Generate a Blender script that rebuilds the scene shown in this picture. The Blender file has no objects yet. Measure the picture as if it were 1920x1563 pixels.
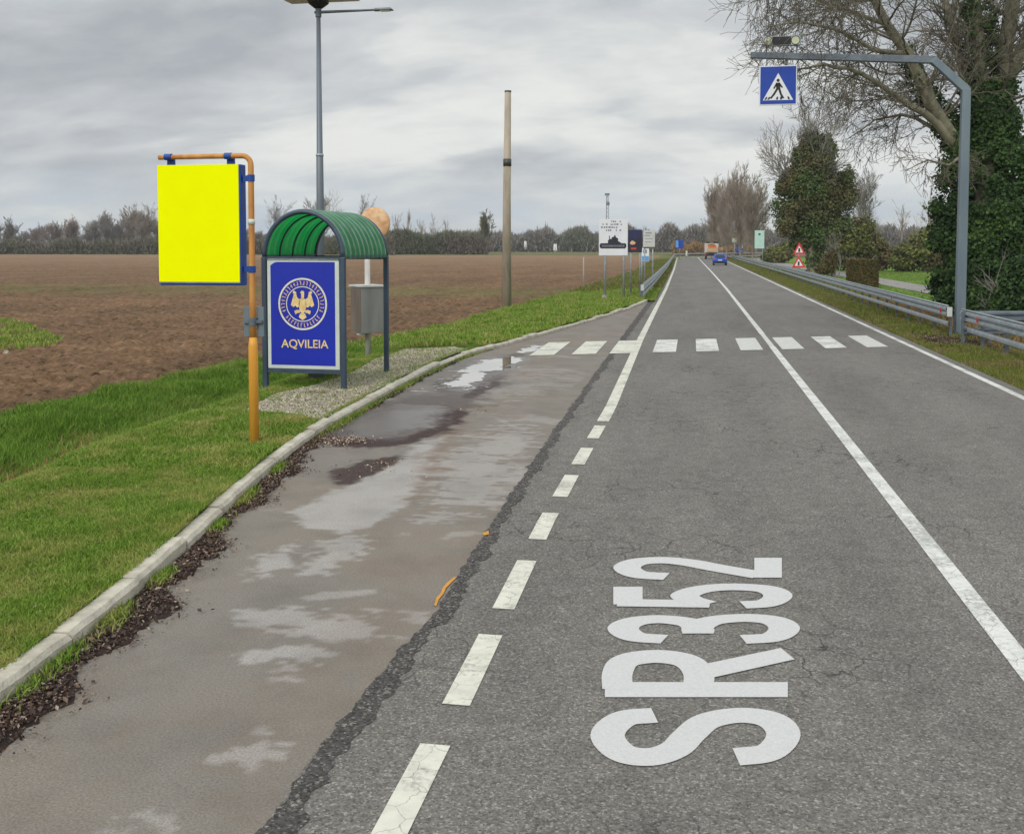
import bpy, math, random
import numpy as np
from mathutils import Vector, Matrix
R = math.radians
rng = np.random.default_rng(7)
random.seed(7)
S = bpy.context.scene
COL = S.collection

# ------------------------------------------------------------------ camera
H = 2.5                      # camera height, metres
F = 1900.0                   # focal length in photo pixels (1920 wide)
PX0, PY0 = 960.0, 556.0      # principal point
TH = math.atan(95 / F)
PSI = math.atan(339 / F * math.cos(TH))
cd = bpy.data.cameras.new('camera'); cam = bpy.data.objects.new('camera', cd); COL.objects.link(cam)
cam.location = (0, 0, H); cam.rotation_euler = (math.pi / 2 - TH, 0, PSI)
cd.sensor_width = 36; cd.sensor_fit = 'HORIZONTAL'; cd.lens = F / 1920 * 36
cd.shift_y = -(1563 / 2 - PY0) / 1920
cd.clip_start = 0.1; cd.clip_end = 12000
S.camera = cam

# ------------------------------------------------------------------ light
SUN_EL, SUN_AZ = R(36), R(200)        # azimuth clockwise from +Y
S.view_settings.view_transform = 'Standard'; S.view_settings.look = 'None'
S.view_settings.exposure = 0.0; S.view_settings.gamma = 1
sd = bpy.data.lights.new('sun', 'SUN'); sun = bpy.data.objects.new('sun', sd); COL.objects.link(sun)
sd.energy = 1.75; sd.angle = R(32); sd.color = (1, .965, .91)
sdir = Vector((math.sin(SUN_AZ) * math.cos(SUN_EL), math.cos(SUN_AZ) * math.cos(SUN_EL), math.sin(SUN_EL)))
sun.rotation_euler = sdir.to_track_quat('Z', 'Y').to_euler()

def lin(c):
    c = [x / 255 for x in c]
    return tuple(x / 12.92 if x <= .04045 else ((x + .055) / 1.055) ** 2.4 for x in c) + (1,)

W = bpy.data.worlds.new('World'); S.world = W; W.use_nodes = True
nt = W.node_tree; nt.nodes.clear()
def N(tree, typ, **kw):
    n = tree.nodes.new(typ)
    for k, v in kw.items():
        if k.startswith('i_'):
            key = k[2:]; key = int(key) if key.isdigit() else key.replace('_', ' ')
            n.inputs[key].default_value = v
        else: setattr(n, k, v)
    return n
def ramp(tree, stops, interp='LINEAR'):
    n = tree.nodes.new('ShaderNodeValToRGB'); cr = n.color_ramp; cr.interpolation = interp
    while len(cr.elements) > 1: cr.elements.remove(cr.elements[-1])
    cr.elements[0].position = stops[0][0]; cr.elements[0].color = stops[0][1]
    for p, c in stops[1:]:
        e = cr.elements.new(p); e.color = c
    return n
def mth(tree, op, a, b=None, c=None, clamp=False):
    n = tree.nodes.new('ShaderNodeMath'); n.operation = op; n.use_clamp = clamp
    for i, v in enumerate((a, b, c)):
        if v is None: continue
        if isinstance(v, (int, float)): n.inputs[i].default_value = v
        else: tree.links.new(v, n.inputs[i])
    return n.outputs[0]
def mixc(tree, fac, a, b, blend='MIX'):
    n = tree.nodes.new('ShaderNodeMix'); n.data_type = 'RGBA'; n.blend_type = blend
    for idx, v in ((0, fac), (6, a), (7, b)):
        if isinstance(v, (int, float)): n.inputs[idx].default_value = v
        elif isinstance(v, tuple): n.inputs[idx].default_value = v
        else: tree.links.new(v, n.inputs[idx])
    return n.outputs[2]
def g(v): return (v, v, v, 1)

SKYLOC = (1.2, 6.6, 0)
def build_sky():
    L = nt.links.new
    sky = N(nt, 'ShaderNodeTexSky', sky_type='NISHITA', sun_disc=False)
    sky.sun_elevation = SUN_EL; sky.sun_rotation = SUN_AZ; sky.altitude = 20; sky.dust_density = 2
    bg1 = N(nt, 'ShaderNodeBackground', i_Strength=.09); L(sky.outputs[0], bg1.inputs[0])
    tc = N(nt, 'ShaderNodeTexCoord'); sp = N(nt, 'ShaderNodeSeparateXYZ'); L(tc.outputs['Generated'], sp.inputs[0])
    z = mth(nt, 'MAXIMUM', sp.outputs[2], 0.0)
    zz = mth(nt, 'ADD', z, .26)
    u = mth(nt, 'DIVIDE', sp.outputs[0], zz); v = mth(nt, 'DIVIDE', sp.outputs[1], zz)
    cb = N(nt, 'ShaderNodeCombineXYZ'); L(u, cb.inputs[0]); L(v, cb.inputs[1])
    # cloud deck: lumpy banks with darker bases, ragged bright tops, fine detail
    mp = N(nt, 'ShaderNodeMapping'); L(cb.outputs[0], mp.inputs[0])
    mp.inputs['Rotation'].default_value = (0, 0, R(20)); mp.inputs['Scale'].default_value = (.62, 1.0, 1); mp.inputs['Location'].default_value = SKYLOC
    wn = N(nt, 'ShaderNodeTexNoise', i_Scale=2.2, i_Detail=5.0, i_Roughness=.55); L(mp.outputs[0], wn.inputs[0])
    wp = mixc(nt, .22, mp.outputs[0], wn.outputs[1], 'ADD')
    n1 = N(nt, 'ShaderNodeTexNoise', i_Scale=1.75, i_Detail=3.5, i_Roughness=.5); L(wp, n1.inputs[0])
    n2 = N(nt, 'ShaderNodeTexNoise', i_Scale=6.0, i_Detail=9.0, i_Roughness=.6); L(wp, n2.inputs[0])
    n3 = N(nt, 'ShaderNodeTexNoise', i_Scale=3.2, i_Detail=8.0, i_Roughness=.55); L(cb.outputs[0], n3.inputs[0])
    bank = ramp(nt, [(.40, g(.0)), (.47, g(.32)), (.53, g(.50)), (.56, g(.72)), (.66, g(1))]); L(n1.outputs[0], bank.inputs[0])
    a = mth(nt, 'MULTIPLY_ADD', mth(nt, 'SUBTRACT', n2.outputs[0], .5), 1.2, bank.outputs[0])
    a = mth(nt, 'MULTIPLY_ADD', mth(nt, 'SUBTRACT', n3.outputs[0], .5), .9, a)
    el = mth(nt, 'MULTIPLY', mth(nt, 'MINIMUM', z, .3), 4.0)
    a2 = mth(nt, 'ADD', a, mth(nt, 'MULTIPLY', mth(nt, 'SUBTRACT', .40, el), .45))
    a2 = mth(nt, 'MULTIPLY_ADD', sp.outputs[0], .22, a2)
    a3 = mth(nt, 'MULTIPLY_ADD', a2, .74, .27)
    cr = ramp(nt, [(.0, lin((172, 177, 182))), (.22, lin((186, 190, 194))), (.38, lin((196, 200, 203))), (.52, lin((205, 208, 210))), (.64, lin((214, 217, 216))), (.78, lin((223, 225, 223))), (.95, lin((232, 233, 230)))])
    L(a3, cr.inputs[0])
    # pale bluish gaps close to the horizon, warm white between
    hz = ramp(nt, [(0, g(.9)), (.03, g(.8)), (.085, g(0))]); L(z, hz.inputs[0])
    hb = mth(nt, 'MULTIPLY', hz.outputs[0], mth(nt, 'MULTIPLY_ADD', n3.outputs[0], -2.4, 1.75, clamp=True))
    c0 = mixc(nt, mth(nt, 'MULTIPLY', hz.outputs[0], .45), cr.outputs[0], lin((222, 222, 212)))
    c1 = mixc(nt, hb, c0, lin((190, 204, 218)))
    # overcast sky: brighter towards the zenith
    zb = ramp(nt, [(.0, g(.30)), (.25, g(.30)), (.55, g(.50)), (1, g(.60))]); L(z, zb.inputs[0])
    st = mth(nt, 'MULTIPLY', zb.outputs[0], 3.42)
    bg2 = N(nt, 'ShaderNodeBackground'); L(c1, bg2.inputs[0]); L(st, bg2.inputs[1])
    mx = N(nt, 'ShaderNodeMixShader', i_0=.97); L(bg1.outputs[0], mx.inputs[1]); L(bg2.outputs[0], mx.inputs[2])
    out = N(nt, 'ShaderNodeOutputWorld'); L(mx.outputs[0], out.inputs[0])
build_sky()

# ------------------------------------------------------------------ photo pixel <-> real place
_Fw = np.array((-math.sin(PSI) * math.cos(TH), math.cos(PSI) * math.cos(TH), -math.sin(TH)))
_Rt = np.array((math.cos(PSI), math.sin(PSI), 0)); _Up = np.cross(_Rt, _Fw); _C = np.array((0, 0, H))
def ray(px, py): return _Rt * (px - PX0) / F - _Up * (py - PY0) / F + _Fw
def G(px, py, z=0.0):
    r = ray(px, py); return _C + r * ((z - H) / r[2])
def PYp(px, py, Y):
    r = ray(px, py); return _C + r * (Y / r[1])
def PD(px, py, D): return _C + ray(px, py) * D
def proj(P):
    P = np.asarray(P) - _C
    d = P @ _Fw
    d = np.where(np.abs(d) < 1e-3, 1e-3, d)
    return PX0 + F * (P @ _Rt) / d, PY0 - F * (P @ _Up) / d, d
def inframe(P, m=160):
    x, y, d = proj(P)
    return (d > .5) & (x > -m) & (x < 1920 + m) & (y < 1563 + m) & (y > -m)

# ------------------------------------------------------------------ helpers
class MB:
    def __init__(s): s.v = []; s.f = []
    def add(s, vs, fs):
        o = len(s.v); s.v += [tuple(map(float, p)) for p in vs]; s.f += [tuple(i + o for i in f) for f in fs]; return s
    def box(s, c, d, rz=0, rx=0, ry=0, top=1.0):
        m = Matrix.Rotation(rz, 3, 'Z') @ Matrix.Rotation(ry, 3, 'Y') @ Matrix.Rotation(rx, 3, 'X')
        vs = []
        for k in (-1, 1):
            t = top if k == 1 else 1
            for i, j in ((-1, -1), (1, -1), (1, 1), (-1, 1)):
                vs.append(Vector(c) + m @ Vector((i * d[0] / 2 * t, j * d[1] / 2 * t, k * d[2] / 2)))
        return s.add(vs, [(0, 3, 2, 1), (4, 5, 6, 7), (0, 1, 5, 4), (1, 2, 6, 5), (2, 3, 7, 6), (3, 0, 4, 7)])
    def tube(s, pts, rad, n=10, cap=True):
        pts = [Vector(p) for p in pts]
        if isinstance(rad, (int, float)): rad = [rad] * len(pts)
        vs = []; u = None
        for i, p in enumerate(pts):
            t = (pts[min(i + 1, len(pts) - 1)] - pts[max(i - 1, 0)])
            if t.length < 1e-9: t = Vector((0, 0, 1))
            t.normalize()
            if u is None: u = t.orthogonal().normalized()
            u = (u - t * u.dot(t)); u = u.normalized() if u.length > 1e-6 else t.orthogonal().normalized()
            w = t.cross(u)
            for k in range(n):
                a = 2 * math.pi * k / n; vs.append(p + (u * math.cos(a) + w * math.sin(a)) * rad[i])
        fs = [(i * n + k, i * n + (k + 1) % n, (i + 1) * n + (k + 1) % n, (i + 1) * n + k) for i in range(len(pts) - 1) for k in range(n)]
        if cap: fs += [tuple(range(n))[::-1], tuple((len(pts) - 1) * n + k for k in range(n))]
        return s.add(vs, fs)
    def poly(s, pts): return s.add(pts, [tuple(range(len(pts)))])
    def prism(s, pts, off):
        n = len(pts); pts = [Vector(p) for p in pts]; o = Vector(off)
        return s.add(pts + [p + o for p in pts], [tuple(range(n))[::-1], tuple(range(n, 2 * n))] + [(i, (i + 1) % n, n + (i + 1) % n, n + i) for i in range(n)])
    def disc(s, c, r, n=32, axis='Y', r2=0, h=0):
        vs = []; c = Vector(c)
        for k in range(n):
            a = 2 * math.pi * k / n
            for rr in ((r, r2) if r2 else (r,)):
                x, z = rr * math.cos(a), rr * math.sin(a)
                vs.append(c + Vector((x, 0, z)) if axis == 'Y' else c + Vector((x, z, 0)))
        if r2: return s.add(vs, [(2 * k, 2 * ((k + 1) % n), 2 * ((k + 1) % n) + 1, 2 * k + 1) for k in range(n)])
        return s.add(vs, [tuple(range(n))])
    def build(s, name, mat, parent=None, smooth=False):
        me = bpy.data.meshes.new(name); me.from_pydata(s.v, [], s.f); me.materials.append(mat)
        if smooth: me.polygons.foreach_set('use_smooth', [True] * len(me.polygons))
        me.update(); o = bpy.data.objects.new(name, me); COL.objects.link(o)
        if parent: o.parent = parent
        return o
def npmesh(name, V, Fc, mat, parent=None, smooth=False):
    """V (n,3) array, Fc (m,k) array"""
    me = bpy.data.meshes.new(name); V = np.ascontiguousarray(V, np.float32); Fc = np.ascontiguousarray(Fc, np.int32)
    m, k = Fc.shape
    me.vertices.add(len(V)); me.vertices.foreach_set('co', V.ravel())
    me.loops.add(m * k); me.loops.foreach_set('vertex_index', Fc.ravel())
    me.polygons.add(m); me.polygons.foreach_set('loop_start', np.arange(0, m * k, k, dtype=np.int32)); me.polygons.foreach_set('loop_total', np.full(m, k, np.int32))
    me.polygons.foreach_set('use_smooth', np.full(m, smooth)); me.materials.append(mat); me.update(calc_edges=True)
    o = bpy.data.objects.new(name, me); COL.objects.link(o)
    if parent: o.parent = parent
    return o
def tag(o, label=None, cat=None, group=None, kind=None):
    if label: o['label'] = label
    if cat: o['category'] = cat
    if group: o['group'] = group
    if kind: o['kind'] = kind
    return o
def empty(name, loc, label, cat, group=None, rz=0):
    o = bpy.data.objects.new(name, None); COL.objects.link(o); o.location = tuple(map(float, loc)); o.rotation_euler = (0, 0, rz)
    o.empty_display_size = .3
    return tag(o, label, cat, group)
def bevel(o, w=.01, seg=2):
    b = o.modifiers.new('bevel', 'BEVEL'); b.width = w; b.segments = seg; b.limit_method = 'ANGLE'; return o

# ------------------------------------------------------------------ materials
def mat(name, col, rough=.6, metal=0.0, var=.12, vscale=3.0, col2=None, bump=0.0, bscale=40.0, spec=.5, streak=0, trans=0):
    m = bpy.data.materials.new(name); m.use_nodes = True; t = m.node_tree; b = t.nodes['Principled BSDF']
    if len(col) == 3: col = lin(col)
    if col2 is not None and len(col2) == 3: col2 = lin(col2)
    tc = N(t, 'ShaderNodeTexCoord')
    n = N(t, 'ShaderNodeTexNoise', i_Scale=vscale, i_Detail=6.0, i_Roughness=.62)
    if streak:
        mp = N(t, 'ShaderNodeMapping'); mp.inputs['Scale'].default_value = (1, 1, 1 / streak); t.links.new(tc.outputs['Object'], mp.inputs[0]); t.links.new(mp.outputs[0], n.inputs[0])
    else: t.links.new(tc.outputs['Object'], n.inputs[0])
    c2 = col2 if col2 is not None else tuple(x * (1 - var * 2.2) for x in col[:3]) + (1,)
    r = ramp(t, [(.36, c2), (.62, col)]); t.links.new(n.outputs[0], r.inputs[0]); t.links.new(r.outputs[0], b.inputs['Base Color'])
    b.inputs['Roughness'].default_value = rough; b.inputs['Metallic'].default_value = metal; b.inputs['Specular IOR Level'].default_value = spec
    if bump:
        n2 = N(t, 'ShaderNodeTexNoise', i_Scale=bscale, i_Detail=4.0); t.links.new(tc.outputs['Object'], n2.inputs[0])
        bp = N(t, 'ShaderNodeBump', i_Strength=bump, i_Distance=.02); t.links.new(n2.outputs[0], bp.inputs['Height']); t.links.new(bp.outputs[0], b.inputs['Normal'])
    return m

def leafmat(name, cols, patch=None, pscale=.8, rough=.65, transl=.25, cut=(.42, .6), spec=.3):
    """colour differs from leaf to leaf (random per island), patches from object space noise"""
    m = bpy.data.materials.new(name); m.use_nodes = True; t = m.node_tree; b = t.nodes['Principled BSDF']; L = t.links.new
    gi = N(t, 'ShaderNodeNewGeometry')
    k = len(cols); r = ramp(t, [(i / max(k - 1, 1), lin(c)) for i, c in enumerate(cols)]); L(gi.outputs['Random Per Island'], r.inputs[0])
    c = r.outputs[0]
    if patch:
        tc = N(t, 'ShaderNodeTexCoord'); n = N(t, 'ShaderNodeTexNoise', i_Scale=pscale, i_Detail=5.0, i_Roughness=.6); L(tc.outputs['Object'], n.inputs[0])
        r2 = ramp(t, [(i / max(k - 1, 1), lin(q)) for i, q in enumerate(patch)]) if len(patch) == k else ramp(t, [(i / max(len(patch) - 1, 1), lin(q)) for i, q in enumerate(patch)])
        L(gi.outputs['Random Per Island'], r2.inputs[0])
        f = ramp(t, [(cut[0], g(0)), (cut[1], g(1))]); L(n.outputs[0], f.inputs[0])
        c = mixc(t, f.outputs[0], c, r2.outputs[0])
    L(c, b.inputs['Base Color']); b.inputs['Roughness'].default_value = rough; b.inputs['Specular IOR Level'].default_value = spec
    if transl:
        tr = N(t, 'ShaderNodeBsdfTranslucent'); L(c, tr.inputs[0]); mx = N(t, 'ShaderNodeMixShader', i_0=transl)
        L(b.outputs[0], mx.inputs[1]); L(tr.outputs[0], mx.inputs[2]); L(mx.outputs[0], t.nodes['Material Output'].inputs[0])
    return m

def asphalt(name, base, dark, light, tint=(1, 1, 1), crack=.9, speck=95, tracks=True):
    m = bpy.data.materials.new(name); m.use_nodes = True; t = m.node_tree; b = t.nodes['Principled BSDF']; L = t.links.new
    tc = N(t, 'ShaderNodeTexCoord'); O = tc.outputs['Object']
    v = N(t, 'ShaderNodeTexVoronoi', i_Scale=speck); L(O, v.inputs[0])
    sep = N(t, 'ShaderNodeSeparateColor'); L(v.outputs['Color'], sep.inputs[0])
    r = ramp(t, [(0, lin(dark)), (.5, lin(base)), (.8, lin(base)), (1, lin(light))]); L(sep.outputs[0], r.inputs[0])
    n0 = N(t, 'ShaderNodeTexNoise', i_Scale=speck * .45, i_Detail=3.0, i_Roughness=.7); L(O, n0.inputs[0])
    r0 = ramp(t, [(.33, g(.70)), (.5, g(1)), (.68, g(1.24))]); L(n0.outputs[0], r0.inputs[0])
    c = mixc(t, .8, r.outputs[0], r0.outputs[0], 'MULTIPLY')
    # large blotches, elongated along the road
    mp = N(t, 'ShaderNodeMapping'); mp.inputs['Scale'].default_value = (1, .22, 1); L(O, mp.inputs[0])
    n1 = N(t, 'ShaderNodeTexNoise', i_Scale=.9, i_Detail=7.0, i_Roughness=.6); L(mp.outputs[0], n1.inputs[0])
    r1 = ramp(t, [(.32, g(.84)), (.5, g(1)), (.7, g(1.14))]); L(n1.outputs[0], r1.inputs[0]); c = mixc(t, 1, c, r1.outputs[0], 'MULTIPLY')
    n3 = N(t, 'ShaderNodeTexNoise', i_Scale=4.5, i_Detail=6.0, i_Roughness=.65); L(O, n3.inputs[0])
    r3 = ramp(t, [(.35, g(.88)), (.6, g(1.08))]); L(n3.outputs[0], r3.inputs[0]); c = mixc(t, 1, c, r3.outputs[0], 'MULTIPLY')
    if crack:
        nd = N(t, 'ShaderNodeTexNoise', i_Scale=3.0, i_Detail=5.0); L(O, nd.inputs[0])
        ad = mixc(t, .35, O, nd.outputs[1], 'ADD')
        vc = N(t, 'ShaderNodeTexVoronoi', feature='DISTANCE_TO_EDGE', i_Scale=3.4); L(ad, vc.inputs[0])
        rc = ramp(t, [(0, g(1)), (.03, g(.0))]); L(vc.outputs[0], rc.inputs[0])
        nm = N(t, 'ShaderNodeTexNoise', i_Scale=.45, i_Detail=4.0); L(O, nm.inputs[0])
        rm = ramp(t, [(.47, g(0)), (.60, g(1))]); L(nm.outputs[0], rm.inputs[0])
        fc = mth(t, 'MULTIPLY', mth(t, 'MULTIPLY', rc.outputs[0], rm.outputs[0]), crack)
        c = mixc(t, fc, c, lin((38, 36, 34)))
    L(c, b.inputs['Base Color']); b.inputs['Roughness'].default_value = .86; b.inputs['Specular IOR Level'].default_value = .3
    bp = N(t, 'ShaderNodeBump', i_Strength=.55, i_Distance=.006); L(v.outputs['Distance'], bp.inputs['Height']); L(bp.outputs[0], b.inputs['Normal'])
    return m

def laybymat():
    m = bpy.data.materials.new('worn_concrete'); m.use_nodes = True; t = m.node_tree; b = t.nodes['Principled BSDF']; L = t.links.new
    tc = N(t, 'ShaderNodeTexCoord'); O = tc.outputs['Object']
    n0 = N(t, 'ShaderNodeTexNoise', i_Scale=75.0, i_Detail=4.0, i_Roughness=.8); L(O, n0.inputs[0])
    r0 = ramp(t, [(.34, g(.62)), (.5, g(1)), (.66, g(1.34))]); L(n0.outputs[0], r0.inputs[0])
    n1 = N(t, 'ShaderNodeTexNoise', i_Scale=.55, i_Detail=6.0, i_Roughness=.6); L(O, n1.inputs[0])
    r1 = ramp(t, [(.38, lin((124, 115, 104))), (.6, lin((120, 115, 107)))]); L(n1.outputs[0], r1.inputs[0])
    # dried pale silt patches, rest of the damp brown surface
    mp = N(t, 'ShaderNodeMapping'); mp.inputs['Scale'].default_value = (.62, 1.0, 1); mp.inputs['Rotation'].default_value = (0, 0, R(12)); mp.inputs['Location'].default_value = (1.1, .35, 0); L(O, mp.inputs[0])
    n2 = N(t, 'ShaderNodeTexNoise', i_Scale=.8, i_Detail=9.0, i_Roughness=.68, i_Distortion=.3); L(mp.outputs[0], n2.inputs[0])
    sx = N(t, 'ShaderNodeSeparateXYZ'); L(O, sx.inputs[0])
    # silt lies mostly 7..16 m along the bay
    band = ramp(t, [(0, g(.30)), (.23, g(.34)), (.30, g(.42)), (.45, g(.48)), (.55, g(.48)), (.72, g(.45)), (1, g(.4))]); L(mth(t, 'DIVIDE', sx.outputs[1], 30.0), band.inputs[0])
    f = mth(t, 'ADD', n2.outputs[0], mth(t, 'MULTIPLY', mth(t, 'SUBTRACT', band.outputs[0], .5), .55))
    r2 = ramp(t, [(.545, g(0)), (.60, g(.85)), (.8, g(1))]); L(f, r2.inputs[0])
    ap = N(t, 'ShaderNodeAttribute', attribute_name='pale')
    c = mixc(t, mth(t, 'MULTIPLY', mth(t, 'MAXIMUM', mth(t, 'MULTIPLY', r2.outputs[0], .6), ap.outputs['Fac']), .9), r1.outputs[0], lin((158, 154, 149)))
    # damp brown shades
    n4 = N(t, 'ShaderNodeTexNoise', i_Scale=1.6, i_Detail=7.0, i_Roughness=.65); L(O, n4.inputs[0])
    r4 = ramp(t, [(.35, g(.84)), (.55, g(1.03))]); L(n4.outputs[0], r4.inputs[0]); c = mixc(t, 1, c, r4.outputs[0], 'MULTIPLY')
    v = N(t, 'ShaderNodeTexVoronoi', i_Scale=42.0); L(O, v.inputs[0])
    rv = ramp(t, [(.0, g(1)), (.045, g(.0))]); L(v.outputs['Distance'], rv.inputs[0])
    c = mixc(t, mth(t, 'MULTIPLY', rv.outputs[0], .35), c, lin((185, 180, 172)))
    c = mixc(t, 1, c, r0.outputs[0], 'MULTIPLY')
    at = N(t, 'ShaderNodeAttribute', attribute_name='mud'); aw = N(t, 'ShaderNodeAttribute', attribute_name='wet'); ab = N(t, 'ShaderNodeAttribute', attribute_name='brown')
    c = mixc(t, mth(t, 'MULTIPLY', ab.outputs['Fac'], .55), c, lin((118, 98, 82)))
    c = mixc(t, mth(t, 'MULTIPLY', aw.outputs['Fac'], .8), c, lin((94, 88, 84)))
    nm = N(t, 'ShaderNodeTexNoise', i_Scale=28.0, i_Detail=5.0, i_Roughness=.8); L(O, nm.inputs[0]); rm = ramp(t, [(.38, lin((30, 20, 18))), (.54, lin((60, 42, 38))), (.66, lin((96, 76, 66)))]); L(nm.outputs[0], rm.inputs[0])
    c = mixc(t, at.outputs['Fac'], c, rm.outputs[0])
    L(mth(t, 'SUBTRACT', .82, mth(t, 'MULTIPLY', aw.outputs['Fac'], .52)), b.inputs['Roughness'])
    L(c, b.inputs['Base Color']); b.inputs['Specular IOR Level'].default_value = .4
    bp = N(t, 'ShaderNodeBump', i_Strength=.35, i_Distance=.006); L(n0.outputs[0], bp.inputs['Height']); L(bp.outputs[0], b.inputs['Normal'])
    return m

def paint(name, col, wear=.25, wscale=22.0, base=(112, 110, 106), crack=True):
    """road paint: worn through to the asphalt in specks"""
    m = bpy.data.materials.new(name); m.use_nodes = True; t = m.node_tree; b = t.nodes['Principled BSDF']; L = t.links.new
    tc = N(t, 'ShaderNodeTexCoord'); O = tc.outputs['Object']
    n = N(t, 'ShaderNodeTexNoise', i_Scale=wscale, i_Detail=8.0, i_Roughness=.75); L(O, n.inputs[0])
    n1 = N(t, 'ShaderNodeTexNoise', i_Scale=1.6, i_Detail=4.0); L(O, n1.inputs[0])
    s = mth(t, 'MULTIPLY_ADD', n1.outputs[0], .5, mth(t, 'MULTIPLY', n.outputs[0], .6))
    r = ramp(t, [(.545 - wear * .42 + .0, g(0)), (.60 - wear * .25, g(1))]) if wear < .9 else ramp(t, [(.4, g(0)), (.7, g(.55))])
    inv = mth(t, 'SUBTRACT', 1.0, s); L(s, r.inputs[0])
    n2 = N(t, 'ShaderNodeTexNoise', i_Scale=8.0, i_Detail=5.0); L(O, n2.inputs[0])
    rr = ramp(t, [(.35, g(.86)), (.6, g(1.03))]); L(n2.outputs[0], rr.inputs[0])
    pc = mixc(t, 1, lin(col), rr.outputs[0], 'MULTIPLY')
    w = mth(t, 'SUBTRACT', 1.0, mth(t, 'MULTIPLY', mth(t, 'SUBTRACT', 1.0, r.outputs[0]), min(1, .35 + wear)))
    c = mixc(t, w, lin(base), pc)
    if crack:
        nd = N(t, 'ShaderNodeTexNoise', i_Scale=5.0, i_Detail=4.0); L(O, nd.inputs[0])
        ad = mixc(t, .2, O, nd.outputs[1], 'ADD')
        vc = N(t, 'ShaderNodeTexVoronoi', feature='DISTANCE_TO_EDGE', i_Scale=5.5); L(ad, vc.inputs[0])
        rc = ramp(t, [(0, g(.6)), (.02, g(.0))]); L(vc.outputs[0], rc.inputs[0]); c = mixc(t, rc.outputs[0], c, lin((90, 88, 84)))
    L(c, b.inputs['Base Color']); b.inputs['Roughness'].default_value = .7
    v = N(t, 'ShaderNodeTexVoronoi', i_Scale=95.0); L(O, v.inputs[0])
    bp = N(t, 'ShaderNodeBump', i_Strength=.3, i_Distance=.004); L(v.outputs['Distance'], bp.inputs['Height']); L(bp.outputs[0], b.inputs['Normal'])
    return m

def soilmat():
    m = bpy.data.materials.new('ploughed_soil'); m.use_nodes = True; t = m.node_tree; b = t.nodes['Principled BSDF']; L = t.links.new
    tc = N(t, 'ShaderNodeTexCoord'); O = tc.outputs['Object']
    n = N(t, 'ShaderNodeTexNoise', i_Scale=4.6, i_Detail=10.0, i_Roughness=.72, i_Distortion=.3); L(O, n.inputs[0])
    r = ramp(t, [(.36, lin((60, 47, 33))), (.44, lin((106, 85, 63))), (.56, lin((126, 101, 78))), (.66, lin((150, 123, 98)))]); L(n.outputs[0], r.inputs[0])
    mp = N(t, 'ShaderNodeMapping'); mp.inputs['Scale'].default_value = (.35, .07, 1); L(O, mp.inputs[0])
    n2 = N(t, 'ShaderNodeTexNoise', i_Scale=1.0, i_Detail=5.0); L(mp.outputs[0], n2.inputs[0])
    r2 = ramp(t, [(.35, (.84, .82, .80, 1)), (.6, (1.1, 1.06, 1.02, 1))]); L(n2.outputs[0], r2.inputs[0])
    c = mixc(t, 1, r.outputs[0], r2.outputs[0], 'MULTIPLY')
    # paler, drier soil far out; thin green weed strips across the field
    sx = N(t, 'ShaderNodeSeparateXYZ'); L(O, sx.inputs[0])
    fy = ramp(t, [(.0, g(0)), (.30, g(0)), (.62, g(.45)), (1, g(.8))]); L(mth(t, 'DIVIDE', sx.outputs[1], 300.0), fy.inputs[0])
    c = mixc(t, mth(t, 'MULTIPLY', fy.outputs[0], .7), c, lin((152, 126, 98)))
    n3 = N(t, 'ShaderNodeTexNoise', i_Scale=.12, i_Detail=6.0, i_Roughness=.6); L(O, n3.inputs[0])
    strip = ramp(t, [(.0, g(0)), (.172, g(0)), (.19, g(1)), (.215, g(.8)), (.235, g(0)), (.68, g(0)), (.72, g(.7)), (.74, g(0)), (.93, g(0)), (.96, g(1)), (1, g(1))]); L(mth(t, 'DIVIDE', sx.outputs[1], 300.0), strip.inputs[0])
    n5 = N(t, 'ShaderNodeTexNoise', i_Scale=1.3, i_Detail=6.0, i_Roughness=.75); L(O, n5.inputs[0])
    f5 = ramp(t, [(.42, g(0)), (.6, g(.75))]); L(n5.outputs[0], f5.inputs[0])
    c = mixc(t, mth(t, 'MULTIPLY', strip.outputs[0], f5.outputs[0]), c, lin((104, 112, 62)))
    mq = N(t, 'ShaderNodeMapping'); mq.inputs['Scale'].default_value = (.05, 1.1, 1); mq.inputs['Rotation'].default_value = (0, 0, R(-4)); L(O, mq.inputs[0])
    nq = N(t, 'ShaderNodeTexNoise', i_Scale=1.0, i_Detail=3.0); L(mq.outputs[0], nq.inputs[0])
    rq = ramp(t, [(.38, g(.86)), (.6, g(1.07))]); L(nq.outputs[0], rq.inputs[0]); c = mixc(t, 1, c, rq.outputs[0], 'MULTIPLY')
    nw = N(t, 'ShaderNodeTexNoise', i_Scale=9.0, i_Detail=6.0, i_Roughness=.8); L(O, nw.inputs[0])
    rw = ramp(t, [(.32, g(.62)), (.46, g(1)), (.62, g(1.12))]); L(nw.outputs[0], rw.inputs[0]); c = mixc(t, 1, c, rw.outputs[0], 'MULTIPLY')
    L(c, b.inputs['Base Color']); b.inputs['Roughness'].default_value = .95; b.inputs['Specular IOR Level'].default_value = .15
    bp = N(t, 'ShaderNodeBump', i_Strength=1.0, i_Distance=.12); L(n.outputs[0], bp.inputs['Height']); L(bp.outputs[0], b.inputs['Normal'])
    return m

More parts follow.
